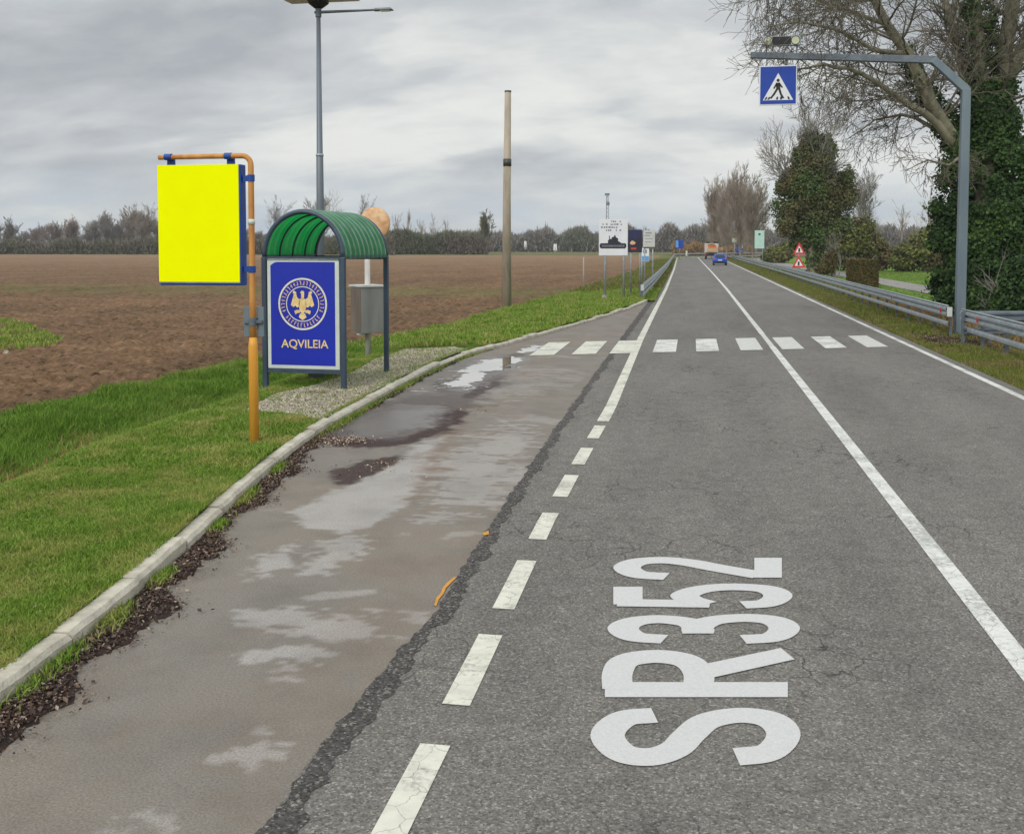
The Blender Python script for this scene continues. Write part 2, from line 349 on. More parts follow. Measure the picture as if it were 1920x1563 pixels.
def turfmat(name, a, bcol, c3, sc=1.2):
    m = bpy.data.materials.new(name); m.use_nodes = True; t = m.node_tree; b = t.nodes['Principled BSDF']; L = t.links.new
    tc = N(t, 'ShaderNodeTexCoord'); O = tc.outputs['Object']
    n = N(t, 'ShaderNodeTexNoise', i_Scale=sc, i_Detail=8.0, i_Roughness=.7); L(O, n.inputs[0])
    r = ramp(t, [(.35, lin(a)), (.5, lin(bcol)), (.66, lin(c3))]); L(n.outputs[0], r.inputs[0])
    n2 = N(t, 'ShaderNodeTexNoise', i_Scale=30.0, i_Detail=5.0, i_Roughness=.7); L(O, n2.inputs[0])
    r2 = ramp(t, [(.3, g(.55)), (.6, g(1.15))]); L(n2.outputs[0], r2.inputs[0])
    L(mixc(t, 1, r.outputs[0], r2.outputs[0], 'MULTIPLY'), b.inputs['Base Color']); b.inputs['Roughness'].default_value = .95; b.inputs['Specular IOR Level'].default_value = .1
    bp = N(t, 'ShaderNodeBump', i_Strength=.8, i_Distance=.05); L(n2.outputs[0], bp.inputs['Height']); L(bp.outputs[0], b.inputs['Normal'])
    return m

M = dict(
    road=asphalt('asphalt', (113, 110, 104), (84, 81, 77), (148, 145, 138)),
    road_edge=asphalt('asphalt_dark_seam', (76, 73, 70), (44, 42, 40), (132, 128, 122), crack=0, speck=80),
    layby=laybymat(),
    path=asphalt('path_asphalt', (138, 134, 130), (116, 112, 108), (160, 156, 150), crack=0),
    paint=paint('road_paint_white', (212, 212, 206), .16),
    paint_c=paint('road_paint_cream', (208, 207, 192), .26),
    paint_f=paint('road_paint_faded', (196, 196, 190), .62, 16, crack=False),
    paint_l=mat('road_paint_lettering', (204, 204, 202), .75, var=.05, vscale=70, bump=.5, bscale=110),
    paint_y=paint('road_paint_yellow', (200, 140, 50), .5, 25, crack=False),
    kerb=mat('kerb_concrete', (198, 192, 176), .85, var=.2, vscale=5, col2=(164, 158, 143), bump=.5, bscale=50),
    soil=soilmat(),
    turf=turfmat('verge_turf', (50, 64, 22), (76, 98, 32), (108, 118, 54)),
    lawn=turfmat('lawn', (84, 118, 44), (102, 138, 52), (122, 142, 70), .5),
    scrub=turfmat('far_ground', (84, 92, 54), (104, 104, 66), (128, 112, 80), .06),
    bank=turfmat('dry_verge', (84, 88, 46), (106, 112, 54), (120, 104, 78), 1.6),
    dirt=mat('wet_dirt', (62, 48, 42), .9, vscale=9, col2=(34, 27, 25), bump=1, bscale=60, spec=.2),
    mud=mat('damp_mud', (58, 46, 42), .62, vscale=6, col2=(36, 29, 27), bump=.6, bscale=70, spec=.4),
    gravel=mat('gravel', (168, 160, 146), .9, vscale=30, col2=(112, 104, 92), bump=1, bscale=60),
)
def mm(name, *a, **k):
    M[name] = mat(name, *a, **k)
mm('galv', (168, 176, 180), .45, .25, vscale=5, col2=(144, 152, 158))
mm('galv_dark', (112, 121, 130), .5, .25, vscale=5, col2=(92, 100, 110))
mm('lamp_grey', (122, 130, 138), .5, .3, vscale=2, col2=(104, 112, 122), streak=8)
mm('gantry_grey', (116, 130, 138), .5, .2, vscale=2.0, col2=(100, 114, 124), streak=6)
mm('orange', (230, 168, 62), .5, 0, vscale=4, col2=(214, 148, 52), streak=6)
mm('orange_old', (206, 146, 76), .6, 0, vscale=10, col2=(180, 118, 54), streak=4)
mm('blue_frame', (20, 72, 160), .4, 0, vscale=3)
mm('yellow', (250, 255, 2), .55, 0, var=.005, spec=.0)
mm('alu', (205, 208, 206), .4, .2, vscale=3)
mm('slate', (64, 80, 98), .45, .1, vscale=4, col2=(50, 64, 80), streak=4)
mm('poster_blue', (24, 44, 172), .35, 0, var=.06, vscale=.8)
mm('poster_border', (204, 212, 206), .5, 0, var=.05)
mm('gold', (236, 212, 150), .6, 0, var=.08, vscale=14, col2=(212, 178, 120))
mm('cream_ink', (224, 220, 200), .6, 0, var=.05)
mm('white_pole', (206, 204, 198), .6, 0, vscale=6, col2=(172, 168, 160), streak=4)
mm('cabinet', (134, 136, 132), .5, .15, vscale=3, col2=(116, 118, 114), streak=5)
mm('cabinet_brown', (126, 116, 106), .4, .15, vscale=3, col2=(104, 94, 86), streak=5)
mm('concrete_pole', (184, 172, 154), .9, 0, vscale=3, col2=(150, 140, 124), streak=6, bump=.4, bscale=30)
mm('steel_strap', (84, 84, 84), .5, .5)
mm('white_sign', (226, 228, 232), .5, 0, var=.03)
mm('white_dull', (198, 200, 196), .6, 0, var=.06)
mm('sign_blue', (16, 62, 162), .4, 0, var=.03)
mm('sign_light_blue', (96, 160, 214), .5, 0, var=.05)
mm('sign_navy', (34, 40, 84), .5, 0, var=.08)
mm('sign_black', (38, 38, 52), .5, 0, var=.05)
mm('sign_grey', (128, 128, 140), .5, 0, var=.05)
mm('glow_tan', (226, 186, 150), .6, 0, var=.1)
mm('sign_mint', (178, 212, 200), .5, 0, var=.04)
mm('red', (204, 34, 34), .35, 0, var=.05)
mm('red_sign', (206, 60, 56), .5, 0, var=.05)
mm('black', (22, 22, 24), .5, 0, var=.05)
mm('lens', (206, 208, 178), .2, 0, var=.05)
mm('panel', (36, 42, 60), .25, 0, var=.05)
mm('bark', (152, 145, 124), .9, 0, vscale=3, col2=(106, 101, 86), bump=.5, bscale=20)
mm('twig', (122, 116, 102), .9, 0, vscale=2, col2=(98, 92, 80))
mm('far_bark', (142, 136, 128), .95, 0, vscale=.5, col2=(126, 120, 114))  # far barks lightened: distance haze put into their colour
mm('far_bark_red', (146, 132, 124), .95, 0, vscale=.5, col2=(130, 118, 112))
mm('pale_bark', (156, 144, 130), .95, 0, vscale=.5, col2=(134, 122, 110))
mm('tyre', (24, 24, 25), .8, 0)
mm('car_blue', (26, 84, 178), .25, .25, var=.04)
mm('glass', (24, 30, 38), .08, 0, var=.03)
mm('truck_white', (214, 204, 200), .5, 0, vscale=2)
mm('truck_orange', (220, 112, 60), .6, 0, vscale=2)
mm('truck_tan', (206, 170, 130), .7, 0, vscale=2)
mm('truck_green', (120, 140, 70), .7, 0)
mm('stone', (178, 172, 160), .9, 0, vscale=14, col2=(130, 122, 108))
mm('wire', (110, 114, 120), .6, 0)
M['litter'] = leafmat('leaf_litter', [(40, 29, 26), (70, 50, 40), (52, 40, 36), (96, 72, 56), (58, 44, 40), (132, 112, 94), (62, 48, 44), (176, 160, 142)], transl=0)
M['grass'] = leafmat('grass_blades', [(66, 96, 26), (102, 136, 40), (130, 160, 56), (156, 178, 80)], [(124, 142, 54), (154, 164, 78), (174, 168, 100), (188, 168, 118)], 1.6, cut=(.45, .68))
M['tall'] = leafmat('tall_grass_blades', [(66, 98, 28), (94, 130, 40), (116, 150, 52), (136, 166, 66)], [(100, 130, 46), (134, 152, 64), (152, 160, 88)], .5, cut=(.48, .68))
M['lawnb'] = leafmat('lawn_blades', [(84, 112, 40), (104, 134, 50), (124, 150, 66)], [(110, 130, 60), (132, 144, 82), (146, 146, 96)], .5, cut=(.45, .65))
M['dry'] = leafmat('dry_grass_blades', [(150, 118, 78), (176, 142, 98), (134, 104, 70), (116, 112, 60)])
M['mix'] = leafmat('verge_blades', [(86, 100, 36), (108, 120, 46), (130, 134, 62)], [(132, 122, 76), (118, 102, 68), (152, 142, 98)], .8, cut=(.46, .62))
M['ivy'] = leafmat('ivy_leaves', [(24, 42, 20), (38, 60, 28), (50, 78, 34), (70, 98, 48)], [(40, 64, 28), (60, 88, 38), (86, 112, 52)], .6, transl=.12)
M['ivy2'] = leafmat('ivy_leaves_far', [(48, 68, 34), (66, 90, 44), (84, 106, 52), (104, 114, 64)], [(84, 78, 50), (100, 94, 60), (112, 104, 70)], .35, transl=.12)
M['bush'] = leafmat('bush_leaves', [(78, 88, 40), (98, 106, 50), (118, 124, 60), (132, 130, 76)], [(96, 74, 56), (116, 96, 70), (102, 108, 58)], .35, cut=(.45, .58))
M['hedge'] = leafmat('hedge_leaves', [(96, 78, 52), (122, 98, 66), (92, 92, 48), (78, 84, 40)], [(56, 70, 32), (66, 80, 36), (90, 84, 50)], .7, cut=(.5, .62))
M['wood'] = leafmat('wood_twigs', [(100, 96, 90), (112, 106, 98), (122, 116, 106), (134, 128, 118)], [(92, 100, 76), (106, 108, 88), (116, 114, 94)], .03, transl=0, cut=(.5, .6))  # greyed and lightened, distance haze painted into the twig colours
M['hedgerow'] = leafmat('hedgerow_twigs', [(94, 86, 74), (108, 98, 86), (120, 110, 98), (92, 94, 70)], [(78, 88, 56), (92, 98, 66), (104, 98, 80)], .04, transl=0)

# ------------------------------------------------------------------ lines of the road (real metres: X across, Y ahead)
def ip(pts):
    ys, xs = zip(*pts); return lambda Y: float(np.interp(Y, ys, xs))
xl = ip([(-12, -1.25), (5.5, -1.25), (9, -1.29), (12, -1.27), (15.5, -1.23), (27, -1.36), (60, -1.52), (110, -1.95), (165, -2.6), (215, -3.2)])
xc = ip([(-12, 1.97), (60, 1.96), (100, 1.8), (160, 1.45), (215, 1.1)])
xr = ip([(-12, 5.36), (60, 5.40), (160, 5.5), (215, 5.3)])
CX = 95.0
def lp(fn, s, off=0.0, z=0.0):
    if s <= 215: return (fn(s) + off, s, z)
    a = (s - 215) / 92; r = CX - fn(215) - off
    return (CX - r * math.cos(a), 215 + r * math.sin(a), z)
SS = [-12, -8, -4, 0, 3, 6, 9, 12, 15, 18, 21, 24, 27, 30, 35, 40, 45, 50, 60, 70, 80, 95, 110, 130, 150, 165, 180, 200, 215] + list(range(220, 341, 6))
def ribbon(mb, fa, fb, z, s0=-12, s1=340, dens=None):
    ss = [s for s in SS if s0 < s < s1]; ss = [s0] + ss + [s1]
    vs = []
    for s in ss: a = fa(s); b_ = fb(s); vs += [(a[0], a[1], z), (b_[0], b_[1], z)]
    return mb.add(vs, [(2 * i, 2 * i + 1, 2 * i + 3, 2 * i + 2) for i in range(len(ss) - 1)])

# base ground sheet to the horizon
mb = MB()
mb.poly([(-1500, -300, -.75), (1500, -300, -.75), (1500, 1500, -.75), (-1500, 1500, -.75)])
tag(mb.build('ground', M['scrub']), kind='structure')

# seam between lay-by and road, kerb foot
seam_px = [(488, 1561), (583, 1419), (685, 1299), (773, 1194), (821, 1142), (876, 1055), (916, 988), (995, 873), (1027, 822), (1074, 758), (1134, 675), (1189, 600), (1215, 566)]
seam = [G(*p) for p in seam_px]
kerb_px = [(0, 1338), (68, 1280), (130, 1218), (218, 1145), (302, 1083), (351, 1039), (400, 984), (458, 930), (520, 875), (572, 830), (670, 774), (765, 719), (841, 681), (876, 667), (995, 636), (1114, 601), (1175, 582), (1214, 566)]
kerb = [G(*p) for p in kerb_px]
sY = [-12] + [p[1] for p in seam]; sX = [seam[0][0]] + [p[0] for p in seam]
kY = [p[1] for p in kerb]; kX = [p[0] for p in kerb]
slope0 = (kX[1] - kX[0]) / (kY[1] - kY[0])
kY = [-12, -2] + kY; kX = [kX[0] - .5, kX[0] - .15] + kX
_yy = np.arange(-14, kY[-1] + 3, .05); _xx = np.interp(_yy, kY, kX); _xx[_yy > kY[-1]] = kX[-1] + (_yy[_yy > kY[-1]] - kY[-1]) * (kX[-1] - kX[-3]) / (kY[-1] - kY[-3])
_w = np.exp(-.5 * (np.arange(-60, 61) * .05 / .75) ** 2); _w /= _w.sum(); _xx = np.convolve(np.pad(_xx, 60, 'edge'), _w, 'valid')
xs_ = lambda Y: float(np.interp(Y, sY, sX)); xk = lambda Y: float(np.interp(Y, _yy, _xx))
YE = kY[-1]                                   # the bay ends here
def jag(Y): return .018 * math.sin(Y * 3.1) + .010 * math.sin(Y * 13.7 + 1) + .010 * math.sin(Y * 31 + 2)

# road sheet
SS = sorted(set(SS + [float(y) for y in sY[1:]] + [float(y) for y in sY[1:]])); SS = [a for i, a in enumerate(SS) if i == 0 or a - SS[i - 1] > 1e-4]
def road_left(s):
    if s < YE: return (xs_(s), s)
    p = lp(xl, s, -.22); return p
road = MB(); ribbon(road, road_left, lambda s: lp(xr, s, .28), 0.0); ROAD = tag(road.build('road', M['road']), kind='structure')
def vnoise(X, Y, sc, seed):
    r = np.random.default_rng(seed); T = r.random((64, 64)); x = X * sc; y = Y * sc
    xi = np.floor(x).astype(int); yi = np.floor(y).astype(int); fx = x - xi; fy = y - yi; fx = fx * fx * (3 - 2 * fx); fy = fy * fy * (3 - 2 * fy)
    t = lambda a, b_: T[a % 64, b_ % 64]
    return (t(xi, yi) * (1 - fx) + t(xi + 1, yi) * fx) * (1 - fy) + (t(xi, yi + 1) * (1 - fx) + t(xi + 1, yi + 1) * fx) * fy
def inpoly(X, Y, pol):
    c = np.zeros(len(X), bool); j = len(pol) - 1
    for i in range(len(pol)):
        xi, yi = pol[i]; xj, yj = pol[j]
        cond = ((yi > Y) != (yj > Y)) & (X < (xj - xi) * (Y - yi) / (yj - yi + 1e-12) + xi); c ^= cond; j = i
    return c
def pmask(X, Y, pxs, soft, rough):
    pol = np.array([G(*p)[:2] for p in pxs]); lo, hi = pol.min(0) - .6, pol.max(0) + .6; out = np.zeros(len(X))
    k = (X > lo[0]) & (X < hi[0]) & (Y > lo[1]) & (Y < hi[1]); x, y = X[k], Y[k]; d = np.full(len(x), 9.)
    for i in range(len(pol)):
        a, b_ = pol[i - 1], pol[i]; e = b_ - a; t = np.clip(((x - a[0]) * e[0] + (y - a[1]) * e[1]) / (e @ e), 0, 1); d = np.minimum(d, np.hypot(x - a[0] - t * e[0], y - a[1] - t * e[1]))
    sd = np.where(inpoly(x, y, pol), d, -d) + rough * ((vnoise(x, y, 3.1, 71) - .5) * 1.2 + (vnoise(x, y, 9, 72) - .5) * .8 + (vnoise(x, y, 23, 73) - .5) * .6)
    out[k] = np.clip(sd / soft + .5, 0, 1); return out
ly = np.unique(np.concatenate([np.array(sY[1:]), np.arange(-12, 2, 1.0), np.arange(2, 27, .045), np.arange(27, YE, .25), [YE]])); lu = np.linspace(0, 1, 96)
LY, LU = np.meshgrid(ly, lu, indexing='ij'); vk, vs_ = np.vectorize(xk)(ly)[:, None] - .02, np.vectorize(xs_)(ly)[:, None]; LX = vk + (vs_ - vk) * LU
idx = np.arange(LX.size).reshape(LX.shape); fx_, fy_ = LX.ravel(), LY.ravel()
LAY = npmesh('lay_by', np.stack([fx_, fy_, np.zeros(LX.size)], 1), np.stack([idx[:-1, :-1], idx[:-1, 1:], idx[1:, 1:], idx[1:, :-1]], -1).reshape(-1, 4), M['layby']); tag(LAY, kind='structure')
mud = np.zeros(LX.size); wet = np.zeros(LX.size); brn = np.zeros(LX.size)
for pxs, st, sf, rg in (([(578, 826), (610, 812), (650, 822), (700, 822), (760, 818), (800, 800), (820, 775), (862, 765), (882, 772), (866, 790), (830, 808), (770, 832), (700, 842), (620, 840)], 1.0, .10, .16),
        ([(617, 893), (650, 872), (700, 860), (745, 853), (742, 866), (705, 884), (668, 903), (635, 908)], .95, .10, .14),
        ([(862, 745), (880, 733), (900, 718), (935, 712), (932, 722), (905, 738), (880, 748)], 1.0, .10, .14), ([(800, 722), (845, 708), (880, 692), (872, 702), (850, 716), (830, 724)], .8, .1, .14),
        ([(905, 712), (945, 706), (940, 712), (905, 716)], .7, .1, .1), ([(935, 668), (970, 660), (990, 664), (960, 672)], .55, .12, .2), ([(585, 818), (640, 790), (700, 762), (660, 765), (600, 800)], .5, .2, .3)):
    mud = np.maximum(mud, st * pmask(fx_, fy_, pxs, sf, rg))
mud = np.maximum(mud, .62 * pmask(fx_, fy_, [(590, 818), (625, 792), (690, 765), (760, 742), (840, 728), (885, 745), (880, 772), (840, 802), (760, 826), (680, 835)], .5, .55))
mud = np.maximum(mud, .5 * pmask(fx_, fy_, [(780, 745), (850, 705), (900, 690), (950, 700), (935, 722), (880, 750), (820, 765)], .35, .5))
mud *= 1 - .85 * pmask(fx_, fy_, [(650, 818), (680, 786), (730, 768), (800, 766), (822, 774), (790, 800), (730, 814), (690, 820)], .3, .3)
for pxs, st, sf, rg in (([(600, 822), (660, 786), (740, 755), (830, 758), (850, 775), (800, 802), (740, 822), (660, 828)], .95, .3, .3), ([(640, 775), (760, 722), (860, 690), (930, 662), (985, 660), (950, 705), (900, 745), (830, 765), (700, 790)], .5, .5, .6),
        ([(700, 780), (740, 764), (800, 765), (815, 772), (780, 788), (730, 798)], 1.0, .25, .2), ([(560, 835), (617, 893), (600, 870), (575, 850)], .3, .3, .3)):
    wet = np.maximum(wet, st * pmask(fx_, fy_, pxs, sf, rg))
wet = np.maximum(wet, pmask(fx_, fy_, [(826, 720), (850, 703), (880, 686), (900, 676), (940, 665), (985, 669), (1000, 660), (1020, 645), (1030, 652), (1000, 668), (960, 692), (925, 706), (905, 722), (880, 736), (850, 732)], .12, .25))
for pxs, st, sf, rg in (([(812, 828), (850, 800), (872, 770), (880, 775), (858, 815), (838, 850), (818, 900), (800, 950), (770, 945), (790, 890)], .9, .25, .3), ([(770, 800), (900, 745), (1040, 640), (1080, 630), (1000, 730), (900, 800), (840, 830)], .35, .8, .9), ([(870, 760), (960, 770), (1000, 782), (960, 784), (880, 772)], .7, .1, .2),
        ([(700, 1100), (860, 1000), (960, 930), (940, 990), (800, 1180), (560, 1500), (420, 1563), (400, 1400)], .35, .8, 1.2)):
    brn = np.maximum(brn, st * pmask(fx_, fy_, pxs, sf, rg))
pal = np.zeros(LX.size)
def streak(x, y): return 2.0 * ((vnoise(x, y * 3.2, 2.2, 81) - .5) + .8 * (vnoise(x * 1.0, y * 3.4, 6.5, 82) - .5) + .6 * (vnoise(x, y * 2.5, 17, 83) - .5))
_st = streak(fx_, fy_)
for pxs, stg, sf, rg in (([(545, 962), (600, 935), (660, 905), (742, 869), (780, 835), (840, 815), (812, 850), (790, 900), (765, 945), (700, 985), (640, 1000), (580, 995)], 1.0, .12, .16), ([(850, 850), (900, 820), (970, 790), (1000, 800), (970, 860), (940, 925), (890, 950), (820, 965), (810, 930)], .75, .3, .4),
        ([(471, 1085), (499, 1041), (546, 1020), (567, 1041), (520, 1072)], .95, .12, .25), ([(570, 1075), (595, 1026), (660, 1005), (690, 1035), (624, 1066)], .9, .15, .3), ([(450, 1158), (560, 1148), (735, 1146), (725, 1185), (640, 1208), (520, 1187)], .9, .15, .35),
        ([(478, 1222), (598, 1206), (622, 1240), (500, 1275), (520, 1240)], .9, .12, .3), ([(434, 1430), (478, 1376), (532, 1392), (525, 1428), (470, 1445)], .85, .12, .35), ([(541, 1124), (600, 1112), (700, 1105), (700, 1112), (600, 1126)], .8, .06, .12),
        ([(224, 1520), (300, 1512), (380, 1530), (300, 1563), (240, 1563)], .6, .12, .35), ([(750, 1160), (800, 1146), (805, 1168), (770, 1190)], .6, .1, .3), ([(800, 1010), (850, 998), (900, 1000), (850, 1016)], .6, .1, .25), ([(900, 700), (1000, 690), (1060, 700), (1000, 740), (880, 750)], .45, .4, .8)):
    m_ = pmask(fx_, fy_, pxs, sf * 2.5, 0) ; m_ = np.clip((m_ - .5) * 4.5 + .5 + _st * rg * 6.5, 0, 1) * (m_ > .02); pal = np.maximum(pal, stg * m_)
pal *= 1 - np.clip(mud * 1.3, 0, 1)
for nm_, ar in (('mud', mud), ('wet', wet), ('brown', brn), ('pale', pal)):
    at_ = LAY.data.attributes.new(nm_, 'FLOAT', 'POINT'); at_.data.foreach_set('value', ar.astype(np.float32))
# dark ragged seam of old asphalt
ys = np.arange(2.5, YE, .035); vs = []
w_ = np.convolve(rng.normal(0, 1, len(ys) + 8), np.ones(4) / 4, 'same')[:len(ys)]; w2_ = np.convolve(rng.normal(0, 1, len(ys) + 8), np.ones(5) / 5, 'same')[:len(ys)]
for y, a, b_ in zip(ys, w_, w2_):
    x = xs_(y); wd = .115 + max(0, 7 - y) * .010 if y < 20 else .13 + (y - 20) * .004
    vs += [(x + jag(y) * .5 + a * .022, y, .004), (x + wd + jag(y * 1.3 + 4) + b_ * .03, y, .004)]
sm = MB().add(vs, [(2 * i, 2 * i + 1, 2 * i + 3, 2 * i + 2) for i in range(len(ys) - 1)])
tag(sm.build('road_seam', M['road_edge']), kind='structure')

# painted lines
def line(name, m, fn, s0, s1, w, parent=ROAD, z=.005):
    mb = MB(); ribbon(mb, lambda s: lp(fn, s, -w / 2), lambda s: lp(fn, s, w / 2), z, s0, s1); return mb.build(name, m, parent)
def yat(px, py): return G(px, py)[1]
gapY0, gapY1 = yat(1447, 650), yat(1433, 627); line('centre_line', M['paint_f'], xc, gapY0, gapY1, .13)
line('centre_line', M['paint'], xc, -12, gapY0, .15); line('centre_line', M['paint'], xc, gapY1, 340, .15)
line('edge_line', M['paint'], xr, -12, 340, .14)
line('edge_line', M['paint_c'], xl, yat(1136, 790), 340, .17)
for (x0, y0), (x1, y1) in [((740, 1563), (800, 1395)), ((858, 1322), (915, 1190)), ((945, 1142), (985, 1051)), ((1020, 1012), (1035, 962)), ((1060, 932), (1075, 891)), ((1088, 871), (1100, 840)), ((1112, 822), (1122, 798))]:
    a, b_ = yat(x0, y0), yat(x1, y1)
    if y0 == 1563: a = 4.0
    line('edge_line_dash', M['paint_c'], xl, a, b_, .155)
line('edge_line_dash', M['paint_c'], xl, 2.3, 3.2, .155)
# skewed zebra crossing
for i, (x, m) in enumerate([(-3.38, 'paint_c'), (-2.46, 'paint_c'), (-1.62, 'paint_c'), (-.64, 'paint'), (.37, 'paint'), (1.42, 'paint_f'), (2.42, 'paint_f'), (3.48, 'paint'), (4.52, 'paint_f')]):
    y0 = 24.25 + .42 * x; w = .27
    z = .0085
    MB().poly([(x - w, y0 - .42 * w, z), (x + w, y0 + .42 * w, z), (x + w, y0 + 3.2 + .42 * w, z), (x - w, y0 + 3.2 - .42 * w, z)]).build('crossing_stripe', M[m], ROAD)
# a few crumbs of old yellow paint on the seam
for pts in ([(905, 1000), (916, 996), (917, 1003), (907, 1005)], [(857, 1083), (850, 1084), (838, 1094), (830, 1103), (826, 1114), (818, 1122), (814, 1136), (818, 1138), (823, 1125), (832, 1114), (836, 1104), (846, 1094)]):
    MB().poly([(*G(*p)[:2], .009) for p in pts]).build('yellow_paint_trace', M['paint_y'], ROAD)

# lettering: glyph outlines laid on the ground inside measured boxes
def glyph(ch, bold=.03, spacing=1):
    cu = bpy.data.curves.new('g', 'FONT'); cu.body = ch; cu.offset = bold; cu.resolution_u = 8
    o = bpy.data.objects.new('g', cu); COL.objects.link(o); dg = bpy.context.evaluated_depsgraph_get(); dg.update()
    me = bpy.data.meshes.new_from_object(o.evaluated_get(dg)); V = np.array([v.co[:2] for v in me.vertices]); Fs = [tuple(p.vertices) for p in me.polygons]
    bpy.data.objects.remove(o); bpy.data.meshes.remove(me)
    lo, hi = V.min(0), V.max(0); return (V - lo) / (hi - lo), Fs, (hi - lo)
def crom(P, sub=8):
    P = [np.array(p, float) for p in P]; P = [2 * P[0] - P[1]] + P + [2 * P[-1] - P[-2]]; out = []
    for i in range(1, len(P) - 2):
        a, b_, c, d = P[i - 1:i + 3]
        for k in range(sub):
            t = k / sub; out.append(.5 * ((2 * b_) + (-a + c) * t + (2 * a - 5 * b_ + 4 * c - d) * t * t + (-a + 3 * b_ - 3 * c + d) * t ** 3))
    return out + [P[-2]]
W_ = .6
STROKES = {
 'S': [('c', [(.515, .70), (.475, .85), (.30, .93), (.125, .86), (.085, .72), (.16, .60), (.30, .53), (.45, .44), (.515, .28), (.46, .13), (.30, .07), (.13, .14), (.085, .30)])],
 'R': [('l', [(.085, 0), (.085, 1)]), ('c', [(.09, .93), (.28, .93), (.43, .88), (.485, .72), (.43, .56), (.28, .49), (.09, .49)]), ('l', [(.27, .50), (.52, 0)])],
 '3': [('c', [(.09, .71), (.14, .87), (.30, .93), (.44, .87), (.49, .73), (.42, .58), (.30, .53), (.20, .53)]), ('c', [(.20, .53), (.32, .53), (.46, .45), (.515, .28), (.46, .13), (.30, .07), (.13, .13), (.085, .29)])],
 '5': [('l', [(.52, .93), (.10, .93)]), ('l', [(.14, .99), (.11, .46)]), ('c', [(.10, .48), (.20, .57), (.32, .60), (.46, .50), (.515, .33), (.46, .14), (.30, .07), (.13, .13), (.085, .27)])],
 '2': [('c', [(.09, .69), (.14, .86), (.30, .93), (.45, .87), (.50, .72), (.44, .56), (.30, .38), (.12, .12)]), ('l', [(.06, .07), (.56, .07)])]}
def letter(ch, lw=.168):
    res = []
    for kind, P in STROKES[ch]:
        Q = crom(P) if kind == 'c' else [np.array(p, float) for p in P]; vs = []
        for i, q in enumerate(Q):
            d = Q[min(i + 1, len(Q) - 1)] - Q[max(i - 1, 0)]; d = d / np.linalg.norm(d); n_ = np.array((-d[1], d[0])) * lw / 2; vs += [q + n_, q - n_]
        res.append((np.array(vs), [(2 * i, 2 * i + 1, 2 * i + 3, 2 * i + 2) for i in range(len(Q) - 1)]))
    A = np.concatenate([r[0] for r in res]); lo, hi = A.min(0), A.max(0); return [((v - lo) / (hi - lo), f) for v, f in res]
letters = MB()
for ch, yb, yt, xtop, xbase in (('S', 1437, 1328, 1107, 1501), ('R', 1308, 1216, 1128, 1490), ('3', 1208, 1152, 1139, 1500), ('5', 1142, 1095, 1150, 1486), ('2', 1088, 1045, 1150, 1466)):
    q = {(0, 0): G(xbase, yb), (1, 0): G(xbase, yt), (0, 1): G(xtop, yb), (1, 1): G(xtop, yt)}
    D0_, D1_ = q[0, 0][1], q[1, 0][1]
    for k, (V, Fs) in enumerate(letter(ch)):
        letters.add([tuple((q[0, 0] * (1 - u) * (1 - v) + q[1, 0] * u * (1 - v) + q[0, 1] * (1 - u) * v + q[1, 1] * u * v)[:2]) + (.006 + .0005 * k,) for u, v in V], Fs)
letters.build('route_number_lettering', M['paint_l'], ROAD)

# kerb: stones about a metre long, slightly out of line
kb = MB(); acc = 0; P = [Vector((xk(y), y, 0)) for y in np.arange(-3, YE + .01, .05)]
i = 0
while i < len(P) - 2:
    L_ = random.choice([.8, 1.0, 1.0, 1.1]); j = i
    while j < len(P) - 1 and (P[j] - P[i]).length < L_: j += 1
    a, b_ = P[i], P[j]; d = (b_ - a).normalized(); n = Vector((-d.y, d.x, 0))
    n = n if n.x < 0 else -n
    o = n * random.uniform(-.01, .012); hh = .11 + random.uniform(-.012, .012); wd = .135
    if a.y > 20: hh = .10 + random.uniform(-.03, .02)
    q0, q1 = a + o + d * .006, b_ + o - d * .006
    secs = []
    nn = 6
    for k in range(nn + 1):
        c = q0.lerp(q1, k / nn); e = random.uniform(-.004, .004); e2 = random.uniform(-.007, .004)
        secs.append([c + Vector((0, 0, -.05)), c + Vector((0, 0, hh - .03 + e2)), c + n * (.025 + abs(e)) + Vector((0, 0, hh + e2)), c + n * wd + Vector((0, 0, hh + e)), c + n * (wd + .0) + Vector((0, 0, -.05))])
    vs = [v for s in secs for v in s]
    fs = [(k * 5 + m, k * 5 + m + 1, k * 5 + m + 6, k * 5 + m + 5) for k in range(nn) for m in range(4)] + [(0, 1, 2, 3, 4), tuple(nn * 5 + q for q in (4, 3, 2, 1, 0))]
    kb.add(vs, fs); i = j
tag(kb.build('kerb', M['kerb']), kind='structure')

# ------------------------------------------------------------------ terrain left: verge, ditch, bank, field
xf = ip([(-12, -10.8), (14, -10.8), (22, -10.3), (28, -9.2), (35, -8.3), (46, -8.1), (60, -6.9), (108, -6.0), (215, -8.0), (330, -8)])
def xin(Y): return xk(Y) - .12 if Y < YE else lp(xl, min(Y, 215), -.22)[0]
FZ = -.30
def zverge(X, Y):
    e0, e1 = xin(Y), xf(Y); t = (X - e0) / (e1 - e0)
    top = .10 if Y < YE else 0.02
    f = float(np.interp(Y, [0, 18, 30, 60], [1, 1, .35, .0])); tt = max(0, min(1, t))
    near = float(np.interp(tt, [0, .36, .46, .62, .74, 1], [.10, .05, -.14, -.66, -.50, FZ + .02])); far_ = top * (1 - tt) + (FZ + .02) * tt + .06 * math.sin(tt * math.pi)
    return near * f + far_ * (1 - f) + (.012 * math.sin(X * 3.1 + Y) + .012 * math.sin(Y * 2.3 - X * 1.7))
ysv = list(np.arange(-6, 30, .35)) + list(np.arange(30, 70, 1.0)) + list(np.arange(70, 216, 5)); nt_ = 34
V = []; 
